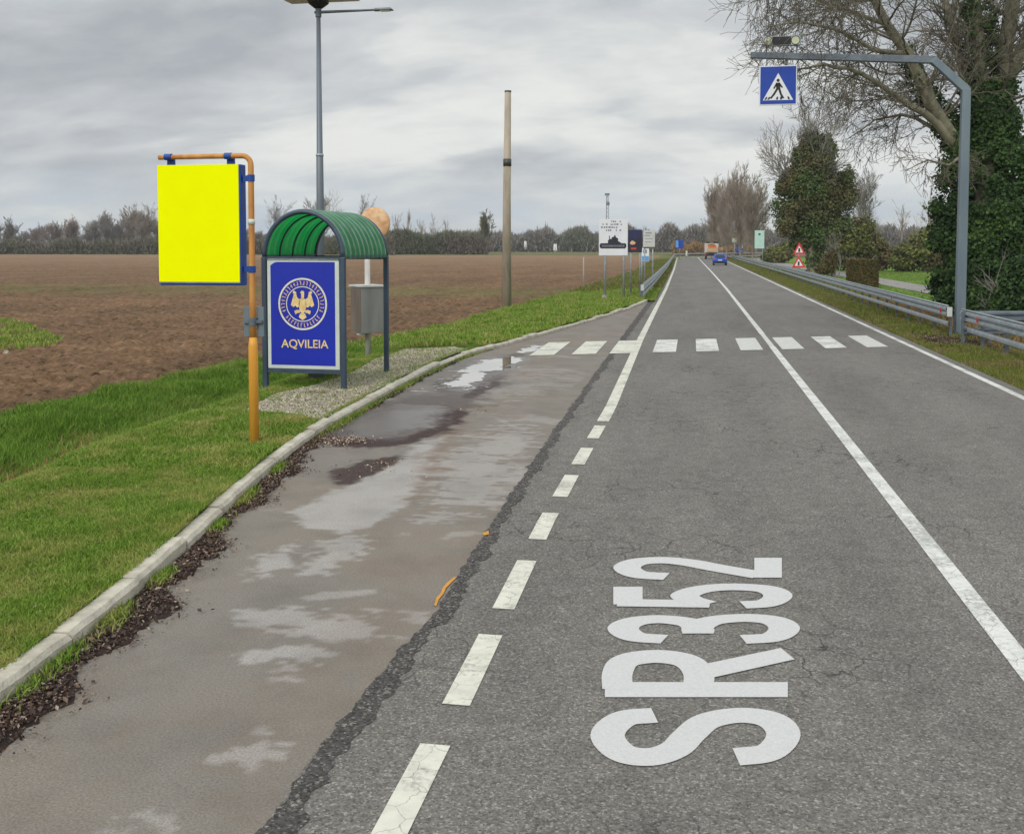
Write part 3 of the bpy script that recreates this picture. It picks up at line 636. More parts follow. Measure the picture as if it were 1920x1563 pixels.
for y in ysv:
    for k in range(nt_ + 1):
        t = k / nt_; x = xin(y) + (xf(y) - xin(y)) * t; V.append((x, y, zverge(x, y) + rng.normal(0, .006)))
V = np.array(V); nc = nt_ + 1
Fq = np.array([(r * nc + c, r * nc + c + 1, (r + 1) * nc + c + 1, (r + 1) * nc + c) for r in range(len(ysv) - 1) for c in range(nt_)])
tag(npmesh('grass_verge', V, Fq, M['turf'], smooth=True), kind='structure')
# field grid: finer near, with clods
def vnoise(X, Y, sc, seed):
    r = np.random.default_rng(seed); T = r.random((64, 64)); x = X * sc; y = Y * sc
    xi = np.floor(x).astype(int); yi = np.floor(y).astype(int); fx = x - xi; fy = y - yi; fx = fx * fx * (3 - 2 * fx); fy = fy * fy * (3 - 2 * fy)
    t = lambda a, b_: T[a % 64, b_ % 64]
    return (t(xi, yi) * (1 - fx) + t(xi + 1, yi) * fx) * (1 - fy) + (t(xi, yi + 1) * (1 - fx) + t(xi + 1, yi + 1) * fx) * fy
yf = [8.0]
while yf[-1] < 300: yf.append(yf[-1] + max(.11, yf[-1] * .0065))
uf = np.concatenate([[0], np.cumsum(np.geomspace(.12, 3.0, 330))]); uf = uf[uf < 260]
Yg, Ug = np.meshgrid(np.array(yf), uf, indexing='ij'); Xg = np.vectorize(xf)(Yg) - Ug
Zg = FZ + .14 * (vnoise(Xg, Yg, 2.3, 1) - .5) + .16 * (vnoise(Xg + .3 * Yg, Yg, 5.1, 2) - .5) * np.clip(1.4 - Yg / 90, .25, 1) + .12 * (vnoise(Xg, Yg, 11, 3) - .5) * np.clip(1.2 - Yg / 50, 0, 1)
Zg = Zg * np.clip(Ug / .6, 0, 1) + (FZ + .02) * (1 - np.clip(Ug / .6, 0, 1))
V = np.stack([Xg, Yg, Zg], -1).reshape(-1, 3); nr, nc = Xg.shape
idx = np.arange(nr * nc).reshape(nr, nc)
Fq = np.stack([idx[:-1, :-1], idx[1:, :-1], idx[1:, 1:], idx[:-1, 1:]], -1).reshape(-1, 4)
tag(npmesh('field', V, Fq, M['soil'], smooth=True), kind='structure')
# far meadow strip beyond field
tag(MB().poly([(-420, 298, FZ + .03), (-8.2, 298, FZ + .03), (80, 900, FZ + .03), (-700, 900, FZ + .03)]).build('far_meadow', M['scrub']), kind='structure')

tag(MB().poly([(-9, 214.5, FZ + .0), (120, 214.5, FZ), (140, 300, FZ), (-9, 300, FZ)]).build('far_verge', M['bank']), kind='structure')
# ------------------------------------------------------------------ terrain right
def rin(s): return lp(xr, s, .28)
def zr(u, Y): return (-.02 if u < .05 else -.02 - .10 * min(1, (u - .05) / 2.5)) + .02 * math.sin(u * 2.1 + Y * .7) * min(1, u)
us = [0, .25, .5, .9, 1.3, 1.8, 2.4, 3.2, 4.2, 5.5, 7, 9, 12, 16, 22, 30, 45, 70]
V = []; sr = [s for s in SS if s <= 215]; sr = sorted(set(sr + list(np.arange(8, 60, 1.5))))
for s in sr:
    for u in us: V.append((rin(s)[0] + u, s, zr(u, s)))
nc = len(us); Fq = [(r * nc + c, r * nc + c + 1, (r + 1) * nc + c + 1, (r + 1) * nc + c) for r in range(len(sr) - 1) for c in range(nc - 1)]
o = MB().add(V, Fq).build('right_verge', M['bank']); tag(o, kind='structure')
ws = [4.2, 5.5, 7, 9, 12, 16, 22, 30, 45, 70]
V = []
for s in sr:
    for u in ws: V.append((rin(s)[0] + u, s, zr(u, s) + .012))
nc = len(ws); Fq = [(r * nc + c, r * nc + c + 1, (r + 1) * nc + c + 1, (r + 1) * nc + c) for r in range(len(sr) - 1) for c in range(nc - 1)]
tag(MB().add(V, Fq).build('lawn', M['lawn']), kind='structure')
# cycle path
mb = MB(); vs = []
for y in range(10, 216, 5):
    cx = float(np.interp(y, [10, 50, 90, 150, 215], [14.4, 13.9, 13.5, 12.6, 12.0])); vs += [(cx - 1.25, y, -.075), (cx + 1.25, y, -.075)]
mb.add(vs, [(2 * i, 2 * i + 1, 2 * i + 3, 2 * i + 2) for i in range(len(vs) // 2 - 1)]); tag(mb.build('path', M['path']), kind='structure')

# ------------------------------------------------------------------ ground cover generators
def blades(name, P, hgt, wid, m, lean=.5, label=None, cat='grass', seg=2, kind='stuff'):
    n = len(P); a = rng.uniform(0, 2 * np.pi, n); la = rng.uniform(0, 2 * np.pi, n); h = hgt * rng.uniform(.55, 1.25, n); w = wid * rng.uniform(.7, 1.3, n)
    ln = h * np.abs(rng.normal(0, lean, n)); d = np.stack([np.cos(a), np.sin(a), np.zeros(n)], 1) * w[:, None] / 2
    ld = np.stack([np.cos(la), np.sin(la), np.zeros(n)], 1)
    zup = np.array([0, 0, 1.0])
    p0 = P - d; p1 = P + d
    mid = P + zup * (h * .6)[:, None] + ld * (ln * .35)[:, None]; m0 = mid - d * .7; m1 = mid + d * .7
    tip = P + zup * (h * .95)[:, None] + ld * ln[:, None]
    V = np.stack([p0, p1, m0, m1, tip], 1).reshape(-1, 3); b_ = np.arange(n)[:, None] * 5
    Fc = np.concatenate([b_ + np.array([[0, 1, 3]]), b_ + np.array([[0, 3, 2]]), b_ + np.array([[2, 3, 4]])], 0)
    o = npmesh(name, V, Fc, m)
    return tag(o, label, cat, kind=kind)
def leaves(P, Nrm, size, aspect=1.0, jitter=.8):
    """diamond-ish quads at P facing Nrm with jitter"""
    n = len(P); nr = Nrm + rng.normal(0, jitter, (n, 3)); nr /= np.linalg.norm(nr, axis=1)[:, None] + 1e-9
    r = rng.normal(0, 1, (n, 3)); u = np.cross(nr, r); u /= np.linalg.norm(u, axis=1)[:, None] + 1e-9; v = np.cross(nr, u)
    s = (size * rng.uniform(.6, 1.3, n))[:, None]
    V = np.stack([P - u * s, P - v * s * aspect * .7 + nr * s * .15, P + u * s, P + v * s * aspect * .7 + nr * s * .15], 1).reshape(-1, 3)
    return V, (np.arange(n)[:, None] * 4 + np.arange(4)[None, :])

# shelter footprint gravel pad
pad_px = [(455, 768), (520, 735), (600, 716), (650, 700), (700, 672), (760, 652), (850, 650), (880, 655), (800, 692), (740, 720), (690, 750), (640, 780), (600, 790), (530, 775)]
pad = np.array([G(*p, .1)[:2] for p in pad_px])
def inpoly(X, Y, pol):
    c = np.zeros(len(X), bool); j = len(pol) - 1
    for i in range(len(pol)):
        xi, yi = pol[i]; xj, yj = pol[j]
        cond = ((yi > Y) != (yj > Y)) & (X < (xj - xi) * (Y - yi) / (yj - yi + 1e-12) + xi); c ^= cond; j = i
    return c
vv = np.vectorize(zverge); vxin = np.vectorize(xin); vxf = np.vectorize(xf)

def scatter(n, y0, y1, t0, t1, pw=1.0):
    Y = rng.uniform(y0, y1, n); t = rng.uniform(t0, t1, n) ** pw; X = vxin(Y) + (vxf(Y) - vxin(Y)) * t
    return X, Y, t
# mown verge
def lawnpatch(name, n, y0, y1, t0, t1, h, w, m, label, gap=None, lean=.5):
    X, Y, t = scatter(n, y0, y1, t0, t1); Z = vv(X, Y); P = np.stack([X, Y, Z], 1)
    k = inframe(P, 140)
    ip_ = inpoly(X, Y, pad) & (rng.random(len(X)) > .04); k &= ~ip_
    if gap: k &= (vnoise(X, Y, gap[0], 9) > gap[1]) | (rng.random(len(X)) < .25)
    P = P[k]; hv = h * (.6 + .8 * vnoise(P[:, 0], P[:, 1], 1.4, 5)) * (.75 + .5 * vnoise(P[:, 0], P[:, 1], 6, 6))
    return blades(name, P, hv, w, m, lean, label)
lawnpatch('mown_grass', 260000, 4.2, 10, .0, .50, .050, .007, M['grass'], 'short mown grass close to the camera beside the pale kerb', lean=.75)
lawnpatch('mown_grass', 190000, 10, 23, .0, .50, .065, .011, M['grass'], 'short mown grass around the orange pole foot', lean=.75)
lawnpatch('tall_grass', 150000, 7, 26, .48, 1.03, .17, .014, M['tall'], 'longer bright green grass on the far bank of the ditch', lean=.5)
lawnpatch('tall_grass', 90000, 24, 60, .0, 1.02, .12, .03, M['grass'], 'green grass strip between the kerb and the ploughed field past the shelter', lean=.5)
lawnpatch('tall_grass', 26000, 58, 180, .0, 1.02, .26, .08, M['mix'], 'far grass strip behind the left guard rail', lean=.4)
lawnpatch('dry_grass', 4200, 7.5, 12.2, .46, .72, .14, .012, M['dry'], 'dry straw-coloured grass in the ditch at the left edge', gap=(1.2, .5))
# right verge grass
def rpatch(name, n, y0, y1, u0, u1, h, w, m, label, mask=None, lean=.5):
    Y = rng.uniform(y0, y1, n); u = rng.uniform(u0, u1, n); X = np.array([xr(y) + .28 for y in Y]) + u; Z = np.array([zr(a, b_) for a, b_ in zip(u, Y)])
    P = np.stack([X, Y, Z], 1); k = inframe(P, 140)
    if mask is not None: k &= mask(X, Y)
    return blades(name, P[k], h * (.5 + vnoise(X[k], Y[k], 1.5, 8)), w, m, lean, label)
rpatch('verge_grass', 42000, 14, 34, .0, 3.4, .09, .016, M['mix'], 'patchy grass under the near guard rail on the right', lambda X, Y: ~((np.abs(Y - 29.5) < 2.2) & (X > 6.1) & (X < 8) & (rng.random(len(X)) < .85)))
rpatch('verge_grass', 60000, 30, 90, .0, 3.4, .10, .035, M['mix'], 'green grass strip between the edge line and the long right guard rail')
rpatch('verge_grass', 22000, 88, 215, .0, 3.0, .16, .09, M['mix'], 'far grass strip along the right guard rail')
rpatch('lawn_grass', 60000, 28, 110, 3.4, 26, .09, .06, M['lawnb'], 'lawn grass on both sides of the cycle path', lambda X, Y: np.abs(X - 13.8) > 1.35)
rpatch('dry_reeds', 3800, 27.5, 60, 2.0, 3.4, .42, .022, M['dry'], 'dry tan reeds growing behind the right guard rail', lambda X, Y: rng.random(len(X)) < np.clip(1.5 - np.abs(Y - 32) / 14, .1, 1), lean=.35)

# gravel pad stones
vs = [(x, y, zverge(x, y) + .006) for x, y in pad]
def padz(x, y): return zverge(x, y)
n = 130000; X = rng.uniform(pad[:, 0].min(), pad[:, 0].max(), n); Y = rng.uniform(pad[:, 1].min(), pad[:, 1].max(), n)
k = inpoly(X, Y, pad) & (X < vxin(Y) - .03); X, Y = X[k], Y[k]; Z = vv(X, Y) + .008
V, Fc = leaves(np.stack([X, Y, Z], 1), np.tile([0, 0, 1.0], (len(X), 1)), np.full(len(X), .022), 1.3, .45)
M['pebbles'] = leafmat('pebbles', [(170, 162, 144), (200, 192, 174), (218, 210, 194), (150, 142, 124), (188, 180, 162)], [(132, 128, 90), (150, 138, 110), (114, 106, 84)], 1.1, transl=0, cut=(.58, .72))
tag(npmesh('gravel', V, Fc, M['pebbles']), 'pale gravel and chippings spread under and around the bus shelter', 'gravel', kind='stuff')

# leaf litter and dirt along the kerb
def litw(Y):
    return float(np.interp(Y, [3, 5.2, 6.2, 7.6, 8.6, 9.6, 11, 12.2, 12.6, 13.5, 16, 20, 24], [.34, .36, .40, .30, .15, .34, .30, .14, .05, .10, .16, .14, .06])) * (.86 + .22 * math.sin(Y * 4.3) + .14 * math.sin(Y * 9.1))
ys = np.arange(3, 24, .06); vs = []
for y in ys: vs += [(xk(y) - .01, y, .004), (xk(y) + max(.02, litw(y) * .9 + rng.normal(0, .02)), y, .004)]
tag(MB().add(vs, [(2 * i, 2 * i + 1, 2 * i + 3, 2 * i + 2) for i in range(len(ys) - 1)]).build('gutter_dirt', M['dirt']), 'dark damp dirt in the gutter along the kerb', 'dirt', kind='stuff')
n = 34000; Y = rng.uniform(3, 22, n) ** 1.0; u = np.abs(rng.normal(0, .5, n)); X = np.array([xk(y) + .01 + min(a, 1.5) * litw(y) * .95 for y, a in zip(Y, u)])
k = (Y < 13) | (rng.random(n) < .35); X, Y = X[k], Y[k]
V, Fc = leaves(np.stack([X, Y, .010 + rng.uniform(0, .014, len(X))], 1), np.tile([0, 0, 1.0], (len(X), 1)), np.exp(rng.normal(math.log(.0105), .45, len(X))), .8, .5)
tag(npmesh('leaf_litter', V, Fc, M['litter']), 'brown dead leaves lying in the gutter against the kerb', 'leaf litter', kind='stuff')
# weeds in the gutter
Yw = []; Xw = []
for c, nn, sp in ((5.3, 500, .25), (6.1, 500, .12), (6.9, 400, .1), (8.3, 300, .1), (9.3, 500, .2), (10.6, 300, .15), (13.6, 900, .5), (15.0, 500, .5), (17.2, 800, .5), (19.5, 400, .5), (22.0, 500, .8)):
    y = rng.normal(c, sp, nn); Yw.append(y); Xw.append(np.array([xk(a) for a in y]) + np.abs(rng.normal(0, .055, nn)) + .01)
Yw = np.concatenate(Yw); Xw = np.concatenate(Xw)
blades('gutter_weeds', np.stack([Xw, Yw, np.full(len(Xw), .005)], 1), .06, .009, M['grass'], .7, 'small green weeds growing out of the gutter')
# clumps of dead growth in the ditch, dead leaves on the verge, weeds out in the field
def clump(name, pxs, sp, n, h, w, m, label, z=None):
    P_ = []
    for px, py, f in pxs:
        c = G(px, py, -.3 if z is None else z); q = c + rng.normal(0, 1, (int(n * f), 3)) * [sp, sp, 0]; q[:, 2] = [zverge(a, b_) if z is None else z for a, b_ in q[:, :2]]; P_.append(q)
    blades(name, np.concatenate(P_), h, w, m, .8, label)
clump('dead_growth', [(8, 880, 1.6), (40, 862, .6), (190, 812, 1), (215, 800, .6), (330, 772, .35)], .26, 900, .17, .014, M['dry'], 'tan dead growth in the ditch at the left edge')
pl_ = [G(*p, FZ) for p in ((-60, 596), (40, 604), (122, 640), (90, 654), (-60, 660))]; lo = np.min(pl_, 0); hi = np.max(pl_, 0); n = 26000
X = rng.uniform(lo[0], hi[0], n); Y = rng.uniform(lo[1], hi[1], n); k = inpoly(X, Y, np.array(pl_)[:, :2]) & (vnoise(X, Y, 1.2, 33) > .3); X, Y = X[k], Y[k]
blades('field_weeds', np.stack([X, Y, np.full(len(X), FZ + .02)], 1), .13, .03, M['grass'], .6, 'green patch of weeds in the ploughed field at the left edge')
X, Y, t = scatter(5000, 4.5, 22, 0, .5); V, Fc = leaves(np.stack([X, Y, vv(X, Y) + .035], 1), np.tile([0, 0, 1.0], (len(X), 1)), np.full(len(X), .013), .8, .6)
tag(npmesh('dead_leaves', V, Fc, M['litter']), 'a few dead leaves scattered over the mown verge', 'leaves', kind='stuff')
P_ = [np.array(G(*p))[None] + rng.normal(0, 1, (n_, 3)) * [a_, b2, 0] for p, n_, a_, b2 in (((620, 826), 420, .22, .18), ((590, 822), 200, .1, .25), ((665, 826), 160, .16, .1), ((690, 880), 60, .3, .2), ((720, 868), 40, .1, .1), ((870, 772), 40, .2, .3))]
P_ = np.concatenate(P_); P_[:, 2] = .012; V, Fc = leaves(P_, np.tile([0, 0, 1.0], (len(P_), 1)), np.full(len(P_), .016), .8, .5)
M['chips'] = leafmat('pale_chips', [(150, 128, 108), (190, 172, 152), (110, 86, 68), (86, 62, 50)], transl=0)
tag(npmesh('debris', V, Fc, M['chips']), 'pale leaf bits scattered on the muddy patches of the bay', 'debris', kind='stuff')
# broken grass fringe over the kerb's back edge
Yk = rng.uniform(4, 30, 16000); Xk = np.array([xk(a) for a in Yk]) - .15 - np.abs(rng.normal(0, .03, len(Yk)))
blades('kerb_fringe', np.stack([Xk, Yk, np.full(len(Xk), .085)], 1), .05, .008, M['grass'], .9, 'uneven grass fringe along the back of the kerb')

# leaf litter at the rail gap
n = 5000; Y = rng.normal(29.4, 1.5, n); X = rng.normal(6.9, .42, n); k = X > 5.85; X, Y = X[k], Y[k]; Z = np.array([zr(x - xr(y) - .28, y) for x, y in zip(X, Y)]) + .03
V, Fc = leaves(np.stack([X, Y, Z], 1), np.tile([0, 0, 1.0], (len(X), 1)), np.full(len(X), .035), .8, .8)
tag(npmesh('leaf_litter', V, Fc, M['litter']), 'brown leaves and bare soil at the gap between the right guard rails', 'leaf litter', kind='stuff')

# ------------------------------------------------------------------ puddles and damp patches in the bay
def blob(pxs, z, jitter=.012, sub=6):
    P = [np.array(G(*p)) for p in pxs]; out = []
    for i in range(len(P)):
        a, b_, c, d = P[i - 1], P[i], P[(i + 1) % len(P)], P[(i + 2) % len(P)]
        for k in range(sub):
            t = k / sub; q = .5 * ((2 * b_) + (-a + c) * t + (2 * a - 5 * b_ + 4 * c - d) * t * t + (-a + 3 * b_ - 3 * c + d) * t ** 3)
            out.append((q[0] + rng.normal(0, jitter), q[1] + rng.normal(0, jitter * 1.5), z))
    return out
mwater = bpy.data.materials.new('puddle_water'); mwater.use_nodes = True
b_ = mwater.node_tree.nodes['Principled BSDF']; b_.inputs['Base Color'].default_value = lin((88, 80, 74)); b_.inputs['Roughness'].default_value = .05; b_.inputs['IOR'].default_value = 1.33; b_.inputs['Specular IOR Level'].default_value = 1.0; b_.inputs['Coat Weight'].default_value = 1.0; b_.inputs['Coat Roughness'].default_value = .02
mdamp = mat('damp_sheen', (104, 98, 94), .32, vscale=5, col2=(84, 78, 74), spec=.8)
def fill(name, pts, m, label, cat):
    o = MB().poly(pts).build(name, m); return tag(o, label, cat)
def puddle(pxs, rg, label):
    """water lying where the ragged outline mask is wet, 1.5 cm cells"""
    pol = np.array([G(*p)[:2] for p in pxs]); lo, hi = pol.min(0) - .35, pol.max(0) + .35
    gx, gy = np.arange(lo[0], hi[0], .015), np.arange(lo[1], hi[1], .02); GX, GY = np.meshgrid(gx, gy); m_ = pmask(GX.ravel(), GY.ravel(), pxs, .05, 0)
    mm_ = pmask(GX.ravel(), GY.ravel(), pxs, .4, 0) + rg * ((vnoise(GX.ravel() * 1.5, GY.ravel() * .8, 3.0, 95) - .5) * 1.3 + (vnoise(GX.ravel(), GY.ravel(), 8, 96) - .5) * .9 + (vnoise(GX.ravel(), GY.ravel(), 25, 97) - .5) * .4)
    ok = (mm_ > .5).reshape(GX.shape); ix = np.arange(GX.size).reshape(GX.shape); f = ok[:-1, :-1] & ok[1:, :-1] & ok[:-1, 1:] & ok[1:, 1:]
    Fq = np.stack([ix[:-1, :-1], ix[:-1, 1:], ix[1:, 1:], ix[1:, :-1]], -1)[f]; used = np.unique(Fq); re_ = np.zeros(GX.size, int); re_[used] = np.arange(len(used))
    V = np.stack([GX.ravel(), GY.ravel(), np.full(GX.size, .0055)], 1)[used]; tag(npmesh('puddle', V, re_[Fq], mwater), label, 'puddle')
puddle([(837, 720), (850, 710), (866, 701), (880, 692), (898, 682), (918, 675), (940, 670), (962, 670), (976, 675), (960, 684), (940, 690), (928, 697), (914, 703), (909, 710), (894, 716), (886, 726), (868, 731), (850, 727)], .75, 'bright puddle mirroring the sky in front of the zebra crossing')
puddle([(964, 661), (978, 654), (1000, 648), (1016, 649), (1006, 657), (985, 663)], .4, 'narrow puddle at the left end of the zebra crossing')

# ================================================================== THINGS
def star(c, r, n=4): return [(c[0] + r * math.cos(2 * math.pi * k / n), c[1], c[2] + r * math.sin(2 * math.pi * k / n)) for k in range(n)]
def text_mb(mb, txt, x0, x1, z0, z1, y, bold=.02, fit=True):
    V, Fs, _ = glyph(txt, bold)
    return mb.add([(x0 + (x1 - x0) * u, y, z0 + (z1 - z0) * v) for u, v in V], Fs)

# ---- hanging sign on orange pole
def orange_pole():
    b_ = G(477, 835, .06); D0 = b_[1]; Zt = PYp(471, 292, D0)[2]; h = Zt - b_[2]
    root = empty('sign_pole', b_, 'orange tapered pole with a bent arm, standing in the grass before the bus shelter', 'pole')
    x_l = PYp(298, 296, D0)[0] - b_[0]
    zs = PYp(475, 640, D0)[2] - b_[2]
    MB().tube([(0, 0, -.2), (0, 0, zs - .05), (0, 0, zs + .05)], [.057, .057, .042], 14).build('lower_tube', M['orange'], root, True)
    pts = [(0, 0, zs + .05), (0, 0, h * .5), (0, 0, h - .12)]; rr = [.041, .037, .035]
    for k in range(1, 7):
        a = k / 6 * math.pi / 2; pts.append((-.11 + .11 * math.cos(a), 0, h - .11 + .11 * math.sin(a))); rr.append(.033)
    pts += [(x_l * .5, 0, h), (x_l, 0, h - .005)]; rr += [.031, .029]
    MB().tube(pts, rr, 14).build('upper_tube', M['orange_old'], root, True)
    MB().tube([(0, 0, PYp(473, 421, D0)[2] - b_[2]), (0, 0, PYp(473, 411, D0)[2] - b_[2])], .0425, 14).build('sticker', M['poster_border'], root, True)
    zb = PYp(477, 603, D0)[2] - b_[2]
    br = MB().box((0, 0, zb), (.24, .03, .035)).tube([(0, 0, zb - .05), (0, 0, zb + .05)], .052, 12); br.build('clamp', M['galv_dark'], root)
    for sx in (-1, 1):
        MB().box((sx * .085, .035, zb - .0), (.085, .02, .36)).build('timetable_panel', M['slate'] if False else M['gantry_grey'], root)
    # board hung under the arm
    xl_, xr_ = PYp(298, 420, D0)[0] - b_[0] + .0, PYp(453, 420, D0)[0] - b_[0]
    zt, zb = PYp(375, 309, D0)[2] - b_[2], PYp(375, 535, D0)[2] - b_[2]
    cx = (xl_ + xr_) / 2; w = xr_ - xl_; cz = (zt + zb) / 2; hh = zt - zb
    bo = empty('hanging_board', (b_[0], b_[1], b_[2] + zb), 'plain bright yellow rectangular board in a blue frame, hung from the orange arm', 'signboard')
    dz = -zb
    f = bevel(MB().box((cx, .07, cz + dz), (w, .14, hh)).build('frame', M['blue_frame'], bo), .012)
    MB().box((cx - .008, -.006, cz + dz + .012), (w - .03, .012, hh - .04)).build('backing_sheet', M['alu'], bo)
    MB().box((cx - .012, -.016, cz + dz + .022), (w - .028, .008, hh - .045)).build('yellow_panel', M['yellow'], bo)
    for x in (xl_ + .14, xr_ - .16):
        MB().box((x, .07, (zt + h) / 2 + dz), (.09, .04, h - zt + .005)).tube([(x - .045, 0, h + dz), (x + .045, 0, h + dz)], .04, 12).build('bracket', M['blue_frame'], bo)
    for z in (zt - .17, zb + .2):
        MB().box(((xr_ + 0) / 2, .05, z + dz), (-xr_ , .035, .07)).tube([(0, 0, z - .04 + dz), (0, 0, z + .04 + dz)], .045, 12).build('bracket', M['blue_frame'], bo)
orange_pole()

# ---- bus shelter
def shelter():
    pl, pr, pf = G(501, 727, .07), G(645, 731, .07), G(725, 702, .07)
    Wd = 1.43; y0 = pr[1]; L_ = math.hypot(pf[1] - pr[1], pf[0] - pr[0]); rz = -math.atan2(pf[0] - pr[0], pf[1] - pr[1]); x1 = pr[0]; x0 = x1 - Wd
    ctr = Vector((pr[0], pr[1], .07)) + Matrix.Rotation(rz, 3, 'Z') @ Vector((-Wd / 2, L_ / 2, 0))
    zt = PYp(645, 482, y0)[2] - .07; rise = PYp(573, 397, y0)[2] - .07 - zt
    root = empty('bus_shelter', ctr, 'small bus shelter with green barrel roof, dark slate posts and blue end poster', 'bus shelter', rz=rz)
    hw, hl = Wd / 2, L_ / 2
    for sx in (-1, 1):
        for sy in (-1, 1):
            p = bevel(MB().box((sx * hw, sy * hl, zt / 2 - .05), (.085, .085, zt + .1)).build('post', M['slate'], root), .01)
            MB().box((sx * hw, sy * hl, .005), (.15, .15, .012)).build('base_plate', M['steel_strap'], p)
    def arc(y, r0, r1, n=28):
        a = [math.pi * k / n for k in range(n + 1)]
        return [(-(hw + r0) * math.cos(t), y, zt + (rise + r0) * math.sin(t)) for t in a]
    for sy in (-1, 1):
        MB().tube(arc(sy * hl, 0, 0), .042, 10).build('roof_arch', M['slate'], root, True)
    for k in (1, 2, 3):
        MB().tube(arc(-hl + L_ * k / 4, -.03, 0), .018, 8).build('roof_rib', M['slate'], root, True)
    # corrugated green sheet running along the bus side
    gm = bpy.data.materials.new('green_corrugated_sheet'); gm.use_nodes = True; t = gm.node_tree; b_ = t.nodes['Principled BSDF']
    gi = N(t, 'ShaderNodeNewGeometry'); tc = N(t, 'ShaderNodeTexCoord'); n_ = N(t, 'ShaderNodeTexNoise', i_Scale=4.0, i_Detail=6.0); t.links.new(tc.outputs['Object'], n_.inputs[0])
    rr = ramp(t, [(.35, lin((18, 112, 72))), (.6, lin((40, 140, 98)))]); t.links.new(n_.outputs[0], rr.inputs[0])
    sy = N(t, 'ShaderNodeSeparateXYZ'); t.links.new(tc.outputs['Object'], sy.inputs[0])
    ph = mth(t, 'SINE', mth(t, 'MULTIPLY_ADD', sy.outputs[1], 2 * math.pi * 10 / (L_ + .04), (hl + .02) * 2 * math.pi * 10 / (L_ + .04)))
    rd = ramp(t, [(.5, g(0)), (.9, g(.62))]); t.links.new(mth(t, 'MULTIPLY', ph, mth(t, 'MULTIPLY_ADD', n_.outputs[0], 1.2, .35)), rd.inputs[0])  # pale ridge stripes: light reflecting off the corrugation, put into the colour
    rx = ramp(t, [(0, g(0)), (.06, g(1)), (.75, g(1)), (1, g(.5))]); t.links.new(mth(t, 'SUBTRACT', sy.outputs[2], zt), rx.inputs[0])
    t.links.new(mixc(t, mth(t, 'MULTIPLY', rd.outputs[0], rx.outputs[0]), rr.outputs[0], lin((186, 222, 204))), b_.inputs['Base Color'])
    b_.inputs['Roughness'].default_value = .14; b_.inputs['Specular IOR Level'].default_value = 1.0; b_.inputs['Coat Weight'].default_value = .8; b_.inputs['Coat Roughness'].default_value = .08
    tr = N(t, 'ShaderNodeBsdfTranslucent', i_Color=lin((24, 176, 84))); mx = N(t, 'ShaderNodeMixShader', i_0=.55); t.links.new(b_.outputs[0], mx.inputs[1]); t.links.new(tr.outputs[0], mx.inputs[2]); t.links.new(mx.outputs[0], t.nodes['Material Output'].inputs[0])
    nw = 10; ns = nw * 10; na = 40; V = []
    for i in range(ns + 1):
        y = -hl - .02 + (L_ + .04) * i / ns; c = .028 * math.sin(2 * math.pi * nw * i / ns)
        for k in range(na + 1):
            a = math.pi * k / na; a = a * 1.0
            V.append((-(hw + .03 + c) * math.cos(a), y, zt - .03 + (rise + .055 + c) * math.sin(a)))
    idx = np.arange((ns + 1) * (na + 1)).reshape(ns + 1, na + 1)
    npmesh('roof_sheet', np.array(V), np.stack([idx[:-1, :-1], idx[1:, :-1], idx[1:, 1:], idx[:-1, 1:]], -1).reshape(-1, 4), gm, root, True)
    for sx in (-1, 1): MB().box((sx * hw, 0, zt), (.06, L_ - .09, .06)).build('side_beam', M['slate'], root)
    MB().box((0, -hl, zt - .03), (Wd - .09, .06, .07)).build('cross_beam', M['slate'], root)
    MB().box((0, hl, zt - .03), (Wd - .09, .06, .07)).build('cross_beam', M['slate'], root)
    zp0, zp1 = PYp(573, 692, y0)[2] - .07, PYp(573, 484, y0)[2] - .07
    MB().box((0, -hl, zp0 - .035), (Wd - .09, .055, .07)).build('cross_beam', M['slate'], root)
    pw = Wd - .12
    po = MB().box((0, -hl, (zp0 + zp1) / 2), (pw, .06, zp1 - zp0)).build('poster_case', M['poster_border'], root); bevel(po, .01)
    yy = -hl - .034; m_ = .065; bx0, bx1, bz0, bz1 = -pw / 2 + m_, pw / 2 - m_ - .01, zp0 + m_, zp1 - m_
    cc = .09
    MB().prism([(bx0, yy, bz0), (bx1, yy, bz0), (bx1, yy, bz1), (bx0 + .12, yy, bz1), (bx0 + .07, yy, bz1 - .012), (bx0, yy, bz1 - .06)], (0, .004, 0)).build('poster', M['poster_blue'], po)
    # emblem: double ring with a band of small marks and a spread eagle
    s_ = y0 / F; cxp = -.005; czp = PYp(570, 570, y0)[2] - .07; R0 = .475 * 1.0 * (PYp(620, 570, y0)[0] - PYp(522, 570, y0)[0])
    e = MB(); ye = yy - .004
    e.disc((cxp, ye, czp), R0, 48, 'Y', R0 * .93); e.disc((cxp, ye, czp), R0 * .68, 48, 'Y', R0 * .645)
    e.build('emblem_ring', M['cream_ink'], po)
    e = MB(); rl = random.Random(3)
    for k in range(38):
        a = 2 * math.pi * k / 38
        if abs(math.sin(a) + .45) < .10: continue
        ca, sa = math.cos(a), math.sin(a); pr_ = R0 * .73; 
        def q(r, d): return (cxp + ca * r * 1 - sa * d, ye - .001, czp + sa * r + ca * d)
        w = R0 * .016; e.poly([q(R0 * .73, -w), q(R0 * .73, w), q(R0 * .88, w), q(R0 * .88, -w)])
        h_ = rl.choice([.73, .80, .86]); e.poly([q(R0 * h_, w), q(R0 * h_, w * 3.2), q(R0 * (h_ + .03), w * 3.2), q(R0 * (h_ + .03), w)])
    e.build('emblem_band', M['glow_tan'], po)
    e = MB(); ye -= .002
    def pe(pts): e.poly([(cxp + x * R0, ye, czp + z * R0) for x, z in pts])
    pe([(-.06, .18), (-.05, .40), (-.10, .44), (-.02, .52), (.07, .48), (.07, .38), (.06, .18)])
